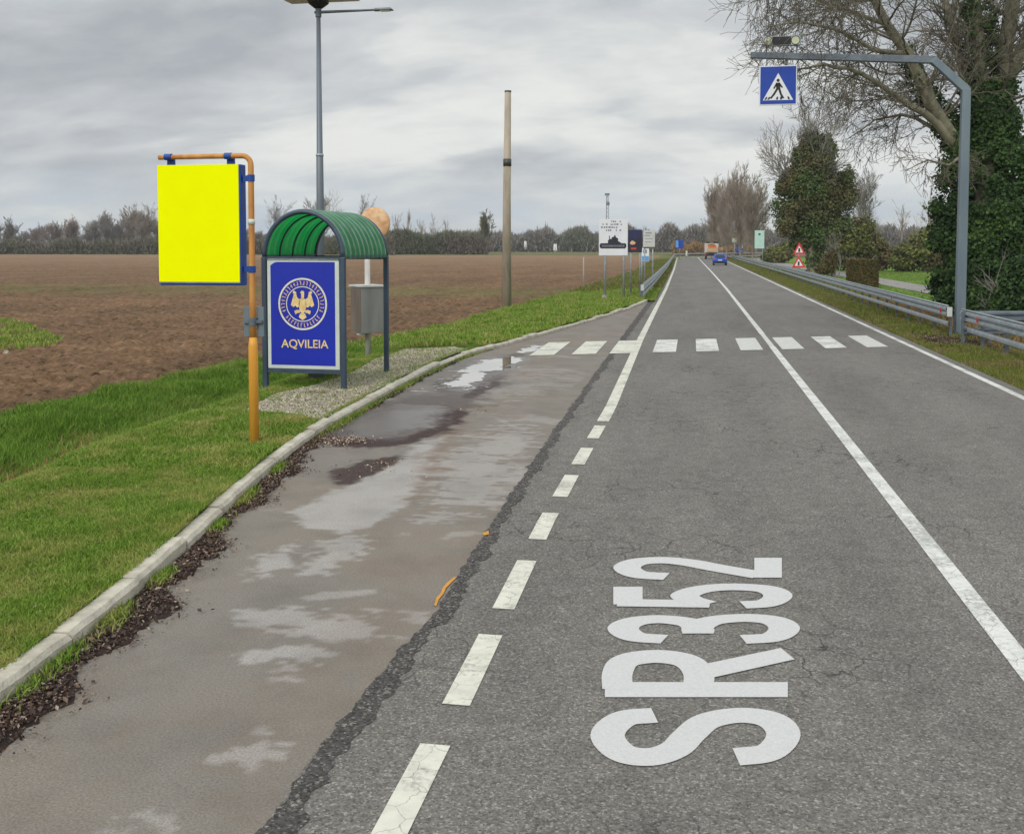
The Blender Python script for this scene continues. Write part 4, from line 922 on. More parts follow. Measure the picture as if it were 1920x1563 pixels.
    pe([(-.12, .20), (.12, .20), (.17, .0), (.11, -.28), (0, -.40), (-.11, -.28), (-.17, .0)])
    for s1 in (-1, 1):
        pts = [(.10, .14), (.22, .26), (.26, .42), (.36, .36), (.42, .16), (.48, -.04), (.38, -.12), (.30, -.06), (.22, -.14), (.12, -.08)]
        P_ = [(s1 * x, z) for x, z in pts]; pe(P_ if s1 > 0 else P_[::-1])
        pts = [(.10, -.24), (.22, -.22), (.34, -.26), (.30, -.40), (.20, -.34), (.12, -.34)]; P_ = [(s1 * x, z) for x, z in pts]; pe(P_ if s1 > 0 else P_[::-1])
        pts = [(.24, .44), (.36, .52), (.40, .42), (.32, .36)]; P_ = [(s1 * x, z) for x, z in pts]; pe(P_ if s1 > 0 else P_[::-1])
    pe([(-.10, -.36), (.10, -.36), (.16, -.50), (0, -.62), (-.16, -.50)])
    e.build('emblem_eagle', M['gold'], po)
    e = MB(); zt0 = PYp(573, 653, y0)[2] - .07; zt1 = PYp(573, 637, y0)[2] - .07
    text_mb(e, 'AQVILEIA', PYp(527, 645, y0)[0] - (x0 + Wd / 2), PYp(617, 645, y0)[0] - (x0 + Wd / 2), zt0 - .02, zt1 + .005, ye, .012)
    e.build('poster_lettering', M['gold'], po)
    # low bench rail inside
    b2 = MB().box((-.2, .25, .30), (.55, .9, .035)); bn = b2.build('bench', M['steel_strap'], root)
    for yb in (-.1, .6): MB().box((-.2, yb, .15), (.3, .05, .28)).build('bench_foot', M['steel_strap'], bn)
shelter()

# ---- road mirror on white pole, seen from behind, with a two-sided cabinet
def mirror_pole():
    b_ = G(690, 660, .1)
    Y = b_[1]; zc = PYp(704, 419, Y)[2] - b_[2]; xo = PYp(704, 419, Y)[0] - b_[0]
    root = empty('mirror_pole', b_, 'white pole behind the bus shelter carrying a round mirror with a faded orange back', 'pole')
    MB().tube([(0, 0, -.2), (0, 0, zc)], [.068, .06], 14).build('pole', M['white_pole'], root, True)
    mb = MB(); prof = [(0, -.05), (.20, -.045), (.31, -.025), (.35, 0), (.365, .03), (.33, .03)]; n = 36; vs = []
    for r, y in prof:
        for k in range(n): a = 2 * math.pi * k / n; vs.append((xo + r * math.cos(a), -.09 + y, zc + r * math.sin(a)))
    fs = [(i * n + k, (i + 1) * n + k, (i + 1) * n + (k + 1) % n, i * n + (k + 1) % n) for i in range(len(prof) - 1) for k in range(n)]
    mo = mat('faded_orange_plastic', (220, 186, 144), .6, vscale=6, col2=(196, 140, 94)); o = mb.add(vs, fs).build('mirror_back', mo, root, True)
    MB().disc((xo, -.075, zc), .33, 36).build('mirror_glass', M['glass'], o)
    MB().box((xo / 2, -.02, zc), (.3, .06, .06)).build('bracket', M['galv_dark'], root)
    z0, z1 = PYp(690, 623, Y)[2] - b_[2], PYp(690, 537, Y)[2] - b_[2]
    cab = empty('cabinet', (b_[0] + .0, b_[1] - .02, b_[2] + z0), 'grey ribbed cabinet with two visible faces clamped to the white mirror pole', 'cabinet', rz=R(45))
    hh = z1 - z0; w = .56
    bd = bevel(MB().box((0, 0, hh / 2), (w, w, hh)).build('body', M['cabinet'], cab), .012)
    mb = MB()
    for k in range(5): mb.box((-w / 2 + .06 + k * .11, -w / 2 - .003, hh / 2), (.03, .010, hh - .08))
    mb.build('ribbing', M['cabinet'], bd)
    MB().box((-w / 2 - .006, 0, hh / 2), (.014, w - .06, hh - .08)).build('door', M['cabinet_brown'], bd)
    MB().box((0, 0, hh + .02), (w + .06, w + .06, .04)).build('lid', M['alu'], cab)
    MB().box((-.22, -.1, -.02), (.14, .14, .03), R(0)).build('bottom_bracket', M['alu'], cab)
mirror_pole()

# ---- solar street lamp
def solar_lamp():
    D_ = 26.0; P0 = PD(603, 640, D_); Y = P0[1]; x = PYp(600, 340, Y)[0]; zb = .02
    root = empty('street_lamp', (x, Y, zb), 'tall grey solar street lamp rising behind the bus shelter, arm to the right', 'street lamp')
    zj = PYp(600, 291, Y)[2] - zb; zt = PYp(597, 25, Y)[2] - zb
    MB().tube([(0, 0, -.3), (0, 0, zj), (0, 0, zj + .02), (0, 0, zt + .05)], [.115, .088, .078, .052], 16).build('pole', M['lamp_grey'], root, True)
    MB().tube([(0, 0, zj - .03), (0, 0, zj + .03)], .098, 16).build('collar', M['galv'], root, True)
    xa = PYp(705, 25, Y)[0] - x; zz = zt + .02; xe = PYp(733, 25, Y)[0] - x
    a = MB().tube([(-.1, 0, zz), (.1, 0, zz), (xa, 0, zz + .0)], [.03, .038, .026], 10).build('arm', M['galv_dark'], root, True)
    MB().tube([(0, 0, zz - .12), (0, 0, zz + .1)], .075, 14).build('clamp', M['galv_dark'], root)
    l = MB().box(((xa + xe) / 2, 0, zz + .005), (xe - xa + .12, .2, .055), top=.8); lo = bevel(l.build('lamp_head', M['galv_dark'], root), .015)
    MB().box(((xa + xe) / 2 + .05, 0, zz - .03), (.24, .14, .02)).build('lens', M['lens'], lo)
    zp = PYp(597, 3, Y)[2] - zb
    mb = MB(); n = 16
    mb.tube([(0, 0, zz + .08), (0, 0, zp - .16), (0, 0, zp - .05), (0, 0, zp + .02)], [.07, .12, .26, .27], 16); mb.build('battery_box', M['black'], root)
    xl_, xr_ = PYp(533, 2, Y)[0] - x, PYp(663, 2, Y)[0] - x
    pn = empty('tmp', (0, 0, 0), None, None); bpy.data.objects.remove(pn)
    o = bevel(MB().box(((xl_ + xr_) / 2, .0, zp + .08), (xr_ - xl_, 1.0, .045), rx=R(3)).build('solar_panel_frame', M['alu'], root), .005)
    MB().box(((xl_ + xr_) / 2, .0, zp + .106), (xr_ - xl_ - .06, .94, .01), rx=R(3)).build('solar_cells', M['panel'], o)
solar_lamp()

# ---- concrete pole
def concrete_pole():
    b_ = G(950, 570, -.1); Y = b_[1]; h = PYp(954, 172, Y)[2] - b_[2]; w = (PYp(957.5, 400, Y)[0] - PYp(942.5, 400, Y)[0]) / 2
    root = empty('utility_pole', b_, 'tall bare concrete pole standing alone at the edge of the ploughed field', 'pole')
    MB().tube([(0, 0, -.3), (.01, 0, h * .5), (.06, 0, h)], [w * 1.22, w * .98, w * .78], 14).build('pole', M['concrete_pole'], root, True)
    zs = PYp(954, 305, Y)[2] - b_[2]
    MB().tube([(.03, 0, zs - .16), (.03, 0, zs + .16)], w * 1.02, 14).build('strap', M['steel_strap'], root, True)
    MB().tube([(.06, 0, h - .02), (.06, 0, h + .04)], w * .84, 14).build('cap', M['steel_strap'], root, True)
concrete_pole()

# ---- gantry with pedestrian sign
def gantry():
    b_ = G(1799, 626, -.05); Y = b_[1]
    root = empty('sign_gantry', b_, 'grey square gantry mast behind the right guard rail, its arm reaching out over the road', 'gantry')
    X = lambda px, py, y=Y: PYp(px, py, y)[0] - b_[0]; Z = lambda px, py, y=Y: PYp(px, py, y)[2] - b_[2]
    w = .235
    z1 = Z(1811, 168); xt = X(1811, 168)
    mb = MB(); vs = []
    def beam(mb, p, q, w0, w1, up=Vector((0, 1, 0))):
        p, q = Vector(p), Vector(q); d = (q - p).normalized(); s1 = d.cross(up).normalized(); s2 = s1.cross(d).normalized(); vs = []
        for c, ww in ((p, w0), (q, w1)):
            for i, j in ((-1, -1), (1, -1), (1, 1), (-1, 1)): vs.append(c + s1 * i * ww / 2 + s2 * j * ww / 2)
        return mb.add(vs, [(0, 1, 2, 3), (7, 6, 5, 4), (0, 4, 5, 1), (1, 5, 6, 2), (2, 6, 7, 3), (3, 7, 4, 0)])
    x2, z2 = X(1752, 113), Z(1752, 113); x3, z3 = X(1408, 104), Z(1408, 104)
    bevel(beam(MB(), (0, 0, -.3), (xt, 0, z1 + .03), w * 1.12, w).build('mast', M['gantry_grey'], root), .02, 3)
    bevel(beam(MB(), (xt + .02, 0, z1 - .03), (x2 - .05, 0, z2 + .02), w * .98, w * .9).build('corner_brace', M['gantry_grey'], root), .02)
    arm = bevel(beam(MB(), (x2 + .06, 0, z2), (x3, 0, z3), w * .86, w * .74).build('arm', M['galv_dark'], root), .012)
    MB().box((x3 - .006, 0, z3), (.012, w * .78, w * .78)).build('end_plate', M['galv_dark'], arm)
    MB().box((0, 0, .0), (.42, .42, .03)).build('base_plate', M['galv_dark'], root)
    # pedestrian sign
    xa, xb = X(1423, 160), X(1494, 160); za, zb = Z(1460, 198), Z(1460, 124); ys = -.10
    sg = empty('pedestrian_sign', (b_[0] + (xa + xb) / 2, b_[1] + ys, b_[2] + za), 'square blue pedestrian crossing sign with walking figure, hung from the gantry arm', 'road sign')
    wd = (xb - xa); hh = zb - za; s = wd
    bevel(MB().box((0, .03, hh / 2), (wd, .05, hh)).build('white_border', M['white_sign'], sg), .008)
    MB().box((0, -.001, hh / 2), (wd - .07, .014, hh - .07)).build('blue_field', M['sign_blue'], sg)
    y_ = -.0105
    q = lambda pts, d=0: [(x * s, y_ - d, z * s) for x, z in pts]
    MB().poly(q([(-.40, .13), (.40, .13), (.0, .86)])).build('white_triangle', M['white_sign'], sg)
    mb = MB(); d = .002
    mb.poly([(x, y, z) for x, y, z in [(.0 + .042 * s * math.cos(t), y_ - d, .66 * s + .045 * s * math.sin(t)) for t in np.linspace(0, 2 * math.pi, 14)[:-1]]])
    mb.poly(q([(-.05, .60), (.05, .60), (.06, .43), (-.05, .42)], d))
    mb.poly(q([(-.05, .60), (-.13, .45), (-.10, .43), (-.02, .54)], d)); mb.poly(q([(.04, .60), (.13, .47), (.10, .45), (.02, .54)], d))
    mb.poly(q([(-.05, .44), (.01, .43), (-.08, .28), (-.17, .17), (-.22, .18), (-.12, .32)], d)); mb.poly(q([(0, .44), (.06, .44), (.10, .30), (.17, .18), (.11, .17), (.05, .28)], d))
    mb.build('walking_figure', M['black'], sg)
    for x, k in ((-.33, .6), (-.25, .5), (-.02, .12), (.09, -.2), (.30, -.6)):
        MB().poly(q([(x - .035, .145), (x + .02, .145), (x + .02 + k * .06, .22), (x - .02 + k * .06, .22)], d * 1.5)).build('crossing_bar', M['black'], sg)
    for x in (-.30 * s, .24 * s):
        MB().box((x, .06, hh + .09), (.035, .03, .24)).build('hanger', M['galv_dark'], sg)
    # flasher unit on top
    xa, xb, za, zb = X(1430, 80), X(1501, 80), Z(1460, 87), Z(1460, 69)
    fl = empty('warning_flasher', (b_[0] + (xa + xb) / 2, b_[1] - .02, b_[2] + za), 'dark box with two round flasher lamps standing on the gantry arm', 'flasher')
    wd = xb - xa; hh = zb - za
    bo = bevel(MB().box((0, 0, hh / 2), (wd, .16, hh)).build('housing', M['galv'], fl), .015)
    MB().box((0, -.083, hh / 2), (wd * .48, .01, hh * .84)).build('dark_panel', M['black'], bo)
    for sx in (-1, 1):
        l = MB().disc((sx * wd * .36, -.086, hh / 2), hh * .42, 20).build('lamp', M['lens'], bo)
        MB().disc((sx * wd * .36, -.087, hh / 2), hh * .47, 20, 'Y', hh * .40).build('lamp_rim', M['black'], l)
        MB().box((sx * wd * .40, 0, -.14), (.04, .04, .30)).build('leg', M['galv_dark'], fl)
gantry()

# ---- guard rails
def beam_profile(mb, pts, z0, z1, depth, side):
    """W shaped steel beam swept along pts (list of (x,y)); side = +1 if the road lies at smaller x"""
    prof = [(0, 1), (.0, .96), (1, .84), (1, .66), (.15, .54), (.15, .46), (1, .34), (1, .16), (0, .04), (0, 0)]
    vs = []; n = len(prof)
    for i, p in enumerate(pts):
        a = Vector(pts[max(i - 1, 0)]); b_ = Vector(pts[min(i + 1, len(pts) - 1)]); d = (b_ - a); d = d.normalized(); nn = Vector((-d.y, d.x)) * side
        for o, t in prof: vs.append((p[0] + nn.x * depth * o, p[1] + nn.y * depth * o, z0 + (z1 - z0) * t + (p[2] if len(p) > 2 else 0)))
    return mb.add(vs, [(i * n + k, i * n + k + 1, (i + 1) * n + k + 1, (i + 1) * n + k) for i in range(len(pts) - 1) for k in range(n - 1)])
def rail(name_label, path, y0, y1, side, zt=.80, step=2.0, lower=True, refl=(), group=None, lowz=.36):
    p0 = path(y0); root = empty('guard_rail', (p0[0], p0[1], 0), name_label, 'guard rail', group)
    n = max(2, int((y1 - y0) / 2)); pts = [Vector((*path(y0 + (y1 - y0) * k / n)[:2],)) - Vector((p0[0], p0[1])) for k in range(n + 1)]
    sol = lambda o: (setattr(o.modifiers.new('t', 'SOLIDIFY'), 'thickness', .006), o)[1]
    sol(beam_profile(MB(), [tuple(p) for p in pts], zt - .31, zt, .085, side).build('beam', M['galv'], root))
    tb = MB(); tb.tube([(p[0] - side * .04, p[1], zt + .01) for p in pts], .028, 6).build('top_bar', M['galv'], root, True)
    if lower:
        mb = MB(); prof = [(0, lowz), (.03, lowz), (.04, lowz - .05), (.04, lowz - .11), (.0, lowz - .14)]; vs = []
        for p in pts:
            for o, z in prof: vs.append((p[0] - side * o, p[1], z))
        mb.add(vs, [(i * 5 + k, i * 5 + k + 1, (i + 1) * 5 + k + 1, (i + 1) * 5 + k) for i in range(len(pts) - 1) for k in range(4)]); sol(mb.build('lower_beam', M['galv'], root))
    y = y0 + .25; cnt = 0
    pm = MB().box((0, 0, zt / 2 - .15), (.07, .10, zt + .12)).box((-side * .05, 0, zt - .16), (.10, .07, .16)); pm_o = None
    while y < y1 and cnt < 95:
        q = path(y)
        if pm_o is None: pm_o = pm.build('post', M['galv_dark'], root); o = pm_o
        else: o = pm_o.copy(); COL.objects.link(o); o.parent = root
        o.location = (q[0] - p0[0] + side * .10, q[1] - p0[1], 0); y += step * (1 if y < 90 else 2); cnt += 1
    for yr in refl:
        q = path(yr)
        MB().prism([(q[0] - p0[0] - side * .095, q[1] - p0[1] + a * .055, zt - .155 + b_ * .06) for a, b_ in ((-1, -1), (1, -1), (1.1, .6), (0, 1.1), (-1.1, .6))], (-side * .02, 0, 0)).build('reflector', M['red'], root)
    MB().box((pts[0][0] + side * .01, pts[0][1] - .004, zt - .16), (.14, .012, .27)).build('end_plate', M['white_dull'], root)
    return root
rp = lambda y: (float(np.interp(y, [0, 29, 60, 90, 215], [7.14, 7.14, 7.35, 7.5, 7.4])), y)
yA = G(1756, 621)[1]
rail('long right-hand guard rail running far along the road, white plate at its near end', rp, 30.3, 205, 1, refl=(30.9, 38.5))
rail('nearer guard rail at the right edge of the view, in front of the gantry mast', rp, 13, 28.7, 1, refl=(27.0,))
def lpath(s): p = lp(xl, s, -.72); return p[:2]
def lpf(s):
    k = float(np.interp(s, [42, 50, 60, 90], [.62, .62, .6, .55])); return lp(xl, s, -k - .12)[:2]
rail('guard rail along the left road edge beyond the end of the lay-by', lpf, 45.5, 214, -1, step=2.5)
def rail_far():
    pts = [lp(xl, s, -.7) for s in np.arange(214, 330, 6)]; p0 = pts[0]
    root = empty('guard_rail', (p0[0], p0[1], 0), 'far guard rail crossing the view where the road bends away', 'guard rail')
    L2 = [(p[0] - p0[0], p[1] - p0[1]) for p in pts]; beam_profile(MB(), L2, .49, .80, .085, -1).build('beam', M['galv'], root)
    for p in L2[::1]: MB().box((p[0] - .1, p[1] + .05, .35), (.1, .1, .8)).build('post', M['galv_dark'], root)
rail_far()
def rail_back():
    # dark barrier square to the road behind the gantry mast
    a = PYp(1808, 577, 28.2); b_ = PYp(1905, 577, 28.9); root = empty('guard_rail', (a[0], a[1], 0), 'short dark guard rail square to the road, behind the nearer rail under the ivy tree', 'guard rail')
    L2 = [(0, 0), ((b_[0] - a[0]) * .5, .2), (b_[0] - a[0] + 1.2, .5)]
    beam_profile(MB(), L2, .50, .80, .06, -1).build('beam', M['galv_dark'], root)
    beam_profile(MB(), L2, .16, .36, .05, -1).build('lower_beam', M['galv_dark'], root)
    for p in (L2[0], L2[1], L2[2]): MB().box((p[0], p[1] + .08, .35), (.08, .08, .85)).build('post', M['galv_dark'], root)
rail_back()

# ---- roadside signs, left
def billboard():
    b_ = G(1135, 559); Y = b_[1]; X = lambda px, py: PYp(px, py, Y)[0] - b_[0]; Z = lambda px, py: PYp(px, py, Y)[2] - b_[2]
    root = empty('billboard', (b_[0], b_[1], b_[2]), 'large white billboard with a dark skyline drawing and a dark banner, on two grey legs', 'billboard')
    x0, x1, z0, z1 = X(1123, 445), X(1177, 445), Z(1150, 479), Z(1150, 411); cx = (x0 + x1) / 2
    for px in (1134.5, 1169.5): MB().tube([(X(px, 500), .06, -.2), (X(px, 500), .06, z1 - .1)], .055, 10).build('leg', M['galv'], root, True)
    MB().tube([(X(1134.5, 500), .0, -.1), (X(1134.5, 500), .0, .14)], .15, 10).build('footing', M['stone'], root)
    bd = bevel(MB().box((cx, 0, (z0 + z1) / 2), (x1 - x0, .05, z1 - z0)).build('board', M['white_sign'], root), .006)
    q = lambda px, py: (X(px, py), -.028, Z(px, py))
    MB().poly([q(1124.5, 463.5), q(1127, 466), q(1172, 466), q(1174.5, 463), q(1174.5, 458), q(1172, 456), q(1127, 456), q(1124.5, 458)]).build('dark_banner', M['sign_black'], bd)
    sky_ = [(1140, 456.2), (1140, 450), (1142, 450), (1142, 442), (1143.5, 442), (1143.5, 448), (1147, 448), (1147, 445), (1151, 444), (1152, 441), (1154, 441), (1155, 445), (1159, 447), (1159, 452), (1163, 454), (1165, 456.2)]
    MB().poly([(x, y - .001, z) for x, y, z in [q(*p) for p in sky_]]).build('skyline_drawing', M['sign_black'], bd)
    mb = MB(); rl = random.Random(5)
    for (yy, xs) in ((415.5, (1137, 1162)), (421, (1130, 1166)), (426.5, (1127, 1158)), (432, (1136, 1166))):
        x = xs[0]
        while x < xs[1]:
            w = rl.uniform(1.2, 3.2)
            if rl.random() < .72: a = q(x, yy + 1.4); c = q(x + w, yy - 1.2 - rl.uniform(0, 1)); mb.poly([(a[0], a[1], a[2]), (c[0], a[1], a[2]), (c[0], a[1], c[2]), (a[0], a[1], c[2])])
            x += w + rl.uniform(.6, 2)
    mb.build('printed_lines', M['sign_grey'], bd)
    mb = MB(); x = 1129.5
    while x < 1170: w = rl.uniform(1, 2.4); a = q(x, 463); c = q(x + w, 459.3); mb.poly([(a[0], a[1] - .002, a[2]), (c[0], a[1] - .002, a[2]), (c[0], a[1] - .002, c[2]), (a[0], a[1] - .002, c[2])]); x += w + .9
    mb.build('banner_lines', M['sign_grey'], bd)
billboard()
def flat_sign(name, cat, label, pxr, base_py, leg_px, mboard, extra=None, zbase=0, legr=.04, Y=None, legs_m='galv', group=None):
    x0, x1, y0, y1 = pxr
    b_ = G((leg_px[0]), base_py, zbase) if Y is None else PYp(leg_px[0], base_py, Y)
    Yd = b_[1]; X = lambda px, py: PYp(px, py, Yd)[0] - b_[0]; Z = lambda px, py: PYp(px, py, Yd)[2] - b_[2]
    root = empty(name, (b_[0], b_[1], b_[2]), label, cat, group)
    cx = (x0 + x1) / 2; cy = (y0 + y1) / 2
    for lx in leg_px: MB().tube([(X(lx, cy), .06, -.15), (X(lx, cy), .06, Z(cx, y0) - .03)], legr, 8).build('leg', M[legs_m], root, True)
    bd = MB().box(((X(x0, cy) + X(x1, cy)) / 2, 0, (Z(cx, y0) + Z(cx, y1)) / 2), (X(x1, cy) - X(x0, cy), .05, Z(cx, y0) - Z(cx, y1))).build('board', M[mboard], root); bevel(bd, .006)
    if extra:
        for j, (nm, m, pts) in enumerate(extra):
            MB().poly([(X(*p), -.028 - .002 * j, Z(*p)) for p in pts]).build(nm, M[m], bd)
    return root
rc = lambda a, b_, c, d: [(a, d), (c, d), (c, b_), (a, b_)]
flat_sign('info_board', 'board', 'dark navy board with a glowing tan spot, half hidden between two white boards', (1178, 1204, 431, 473), 552, (1183, 1200), 'sign_navy',
          [('night_picture', 'sign_black', rc(1178.6, 447, 1203.6, 472.4)), ('glow_spot', 'glow_tan', [(1181, 457), (1185, 459), (1190, 458), (1192, 455), (1188, 452), (1185, 451), (1182, 454)]), ('red_strip', 'red_sign', rc(1183, 464, 1193, 468))])
flat_sign('info_board', 'board', 'narrow white board with faint grey print, right of the navy board', (1206, 1228, 432, 466), 540, (1209, 1224), 'white_dull',
          [('printed_lines', 'sign_grey', rc(1210, 436, 1222, 438)), ('printed_lines', 'sign_grey', rc(1209, 441, 1219, 442.5)), ('printed_lines', 'sign_grey', rc(1210, 447, 1224, 448)), ('printed_lines', 'sign_grey', rc(1210, 453, 1221, 454)), ('bottom_edge', 'hedge', rc(1206.6, 463, 1227.6, 465.4))])
flat_sign('small_sign', 'road sign', 'small white and light blue sign on a thin post left of the guard rail', (1203, 1217, 465, 490), 532, (1203.5,), 'white_sign',
          [('blue_half', 'sign_light_blue', rc(1203.6, 480, 1216.6, 489.4)), ('dark_symbol', 'sign_grey', rc(1206, 468, 1213, 475))])
# right far
flat_sign('mint_sign', 'road sign', 'tall pale mint green sign on legs beyond the right guard rail', (1415, 1433, 432, 466), 499, (1418, 1430), 'sign_mint', [('dark_symbol', 'sign_black', rc(1422, 437.5, 1426, 441))], legr=.05)
flat_sign('small_sign', 'road sign', 'small cream sign near the bare poplars on the right', (1373, 1382, 446, 454), 487, (1377.5,), 'lens', legr=.05)
flat_sign('small_sign', 'road sign', 'white and blue sign right of the blue car', (1380, 1394, 458, 474), 489, (1387,), 'sign_blue', [('white_half', 'white_sign', rc(1385, 458.6, 1393.4, 466)), ('pale_blue_patch', 'sign_light_blue', rc(1385, 468.5, 1393, 473))], legr=.05)
flat_sign('direction_sign', 'road sign', 'small blue direction sign facing the road bend in the far distance', (1266, 1281, 450, 466), 486, (1274,), 'sign_blue', [('teal_patch', 'sign_light_blue', rc(1267, 451, 1272, 464))], legr=.06)
flat_sign('marker_post', 'post', 'tiny yellow marker post behind the far guard rail', (1285.5, 1289, 470, 480), 483, (1287,), 'lens', legr=.1)
# warning triangles
def triangles():
    Y = 98.0; b_ = G(1497, 521); Y = b_[1]; X = lambda px, py: PYp(px, py, Y)[0] - b_[0]; Z = lambda px, py: PYp(px, py, Y)[2] - b_[2]
    root = empty('warning_sign', b_, 'post with two stacked red bordered warning triangles in front of the ivy covered tree', 'road sign')
    MB().tube([(0, .06, -.1), (0, .06, Z(1497, 458))], .035, 8).build('post', M['galv'], root, True)
    for (cx, y0, y1, w) in ((1498.5, 454, 477, 12), (1497.5, 479, 502, 13)):
        t = MB().prism([(X(cx - w, y1), 0, Z(cx - w, y1)), (X(cx + w, y1), 0, Z(cx + w, y1)), (X(cx, y0), 0, Z(cx, y0))], (0, .03, 0)).build('triangle_panel', M['red_sign'], root)
        MB().poly([(X(cx - w * .58, y1 - 3.6), -.004, Z(cx, y1 - 3.6)), (X(cx + w * .58, y1 - 3.6), -.004, Z(cx, y1 - 3.6)), (X(cx, y0 + 6.5), -.004, Z(cx, y0 + 6.5))]).build('white_field', M['white_sign'], t)
        MB().box((X(cx, y1 - 8), -.008, Z(cx, y1 - 8)), (.14, .004, .3)).build('symbol', M['black'], t)
triangles()
# small far white objects across the field (marker signs) and the mast
for px, py, h, w, lb in ((985, 458, 12, 4.5, 'small white panel far across the field, nearer the concrete pole'), (1041, 464, 13, 6, 'wider white marker panel far across the field, left of the billboard')):
    flat_sign('far_sign', 'sign', lb, (px - w / 2, px + w / 2, py - h / 2, py + h / 2 - 1), py + h / 2 + 3, (px,), 'white_sign', Y=300, legr=.25, legs_m='white_dull')
def mast():
    Y = 420.; b_ = PYp(1138, 466, Y); h = PYp(1137, 366, Y)[2] - b_[2]; root = empty('radio_mast', (b_[0], Y, b_[2]), 'slim lattice mast rising behind the white billboard', 'mast')
    mb = MB()
    for a in range(3):
        t = a * 2.094; mb.tube([(1.1 * math.cos(t), 1.1 * math.sin(t), -3), (.45 * math.cos(t), .45 * math.sin(t), h)], .11, 4)
    for k in range(14):
        z = h * k / 14; z2 = h * (k + 1) / 14; r1 = 1.1 - .65 * k / 14; r2 = 1.1 - .65 * (k + 1) / 14
        for a in range(3):
            t, t2 = a * 2.094, (a + 1) * 2.094; mb.tube([(r1 * math.cos(t), r1 * math.sin(t), z), (r2 * math.cos(t2), r2 * math.sin(t2), z2)], .06, 3)
    mb.build('lattice', M['galv_dark'], root)
    MB().box((0, 0, h + .3), (1.9, .7, .9)).build('antenna', M['galv_dark'], root)
    MB().box((.3, 0, h * .84), (1.4, .5, 1.4)).build('antenna', M['galv_dark'], root)
mast()
def field_post():
    b_ = G(1094, 541, -.1); MBt = empty('wooden_post', b_, 'thin brown wooden post standing in the ploughed field left of the billboard', 'post')
    MB().tube([(0, 0, -.2), (0, 0, PYp(1094, 482, b_[1])[2] - b_[2])], [.05, .04], 7).build('stake', M['concrete_pole'], MBt, True)
field_post()

# ---- vehicles
def wheel(parent, x, y, r, w, name='wheel'):
    t = MB().tube([(x - w / 2, y, r), (x + w / 2, y, r)], r, 22).build(name, M['tyre'], parent)
    s = 1 if x > 0 else -1; MB().tube([(x + s * (w / 2 - .02), y, r), (x + s * (w / 2 + .006), y, r)], r * .6, 16).build('rim', M['alu'], t); return t
def car():
    b_ = G(1350, 497.5); root = empty('car', (b_[0], b_[1] + .0, 0), 'bright blue hatchback seen from behind on the far right lane', 'car')
    # side profile (y along the car from the tail, z) lofted over width
    prof = [(0, .42, .80), (-.06, .62, .84), (-.02, .86, .86), (.12, .98, .84), (.55, 1.36, .66), (.95, 1.47, .60), (1.9, 1.48, .60), (2.75, 1.05, .74), (3.7, .88, .80), (4.0, .62, .78), (4.02, .34, .76)]
    V = []; n = 9; wtop = 1.0
    for y, z, hw in prof:
        for k in range(n):
            t = -1 + 2 * k / (n - 1); V.append((hw * 1.05 * math.copysign(abs(t) ** .8, t), y + .06 * t * t, z - .05 * t ** 4))
    Fs = [(i * n + k, i * n + k + 1, (i + 1) * n + k + 1, (i + 1) * n + k) for i in range(len(prof) - 1) for k in range(n - 1)]
    bl = [(x, .22) for x in ()]
    mb = MB().add(V, Fs)
    for s in (0, n - 1):
        o = [V[i * n + s] for i in range(len(prof))]; sx = -1 if s == 0 else 1
        belt = [(sx * .91, p[1], min(p[2], .9)) for p in o]; low = [(sx * .90, p[1], .24) for p in o]
        m_ = len(o); mb.add(o + belt + low, [(i, i + 1, m_ + i + 1, m_ + i) for i in range(m_ - 1)] + [(m_ + i, m_ + i + 1, 2 * m_ + i + 1, 2 * m_ + i) for i in range(m_ - 1)])
    mb.add([(-.88, .0, .24), (.88, .0, .24), (.88, .0, .5), (-.88, .0, .5)], [(0, 1, 2, 3)])
    body = mb.build('body', M['car_blue'], root)
    MB().prism([(-.60, .13, 1.02), (.60, .13, 1.02), (.52, .50, 1.36), (-.52, .50, 1.36)], (0, -.03, .03)).build('rear_window', M['glass'], body)
    for s in (-1, 1):
        MB().box((s * .74, -.05, .84), (.22, .10, .16)).build('tail_light', M['red_sign'], body)
        wheel(root, s * .78, .62, .32, .2); wheel(root, s * .78, 3.2, .32, .2)
        MB().box((s * 1.02, 2.3, 1.0), (.2, .1, .14)).build('mirror', M['black'], body)
        MB().prism([(s * .83, .8, .95), (s * .83, 2.5, .95), (s * .70, 2.0, 1.36), (s * .68, .9, 1.36)], (s * .02, 0, 0)).build('side_window', M['glass'], body)
    MB().box((0, -.03, .34), (1.6, .12, .2)).build('bumper', M['black'], body)
    MB().box((0, -.10, .66), (.5, .02, .11)).build('number_plate', M['white_sign'], body)
car()
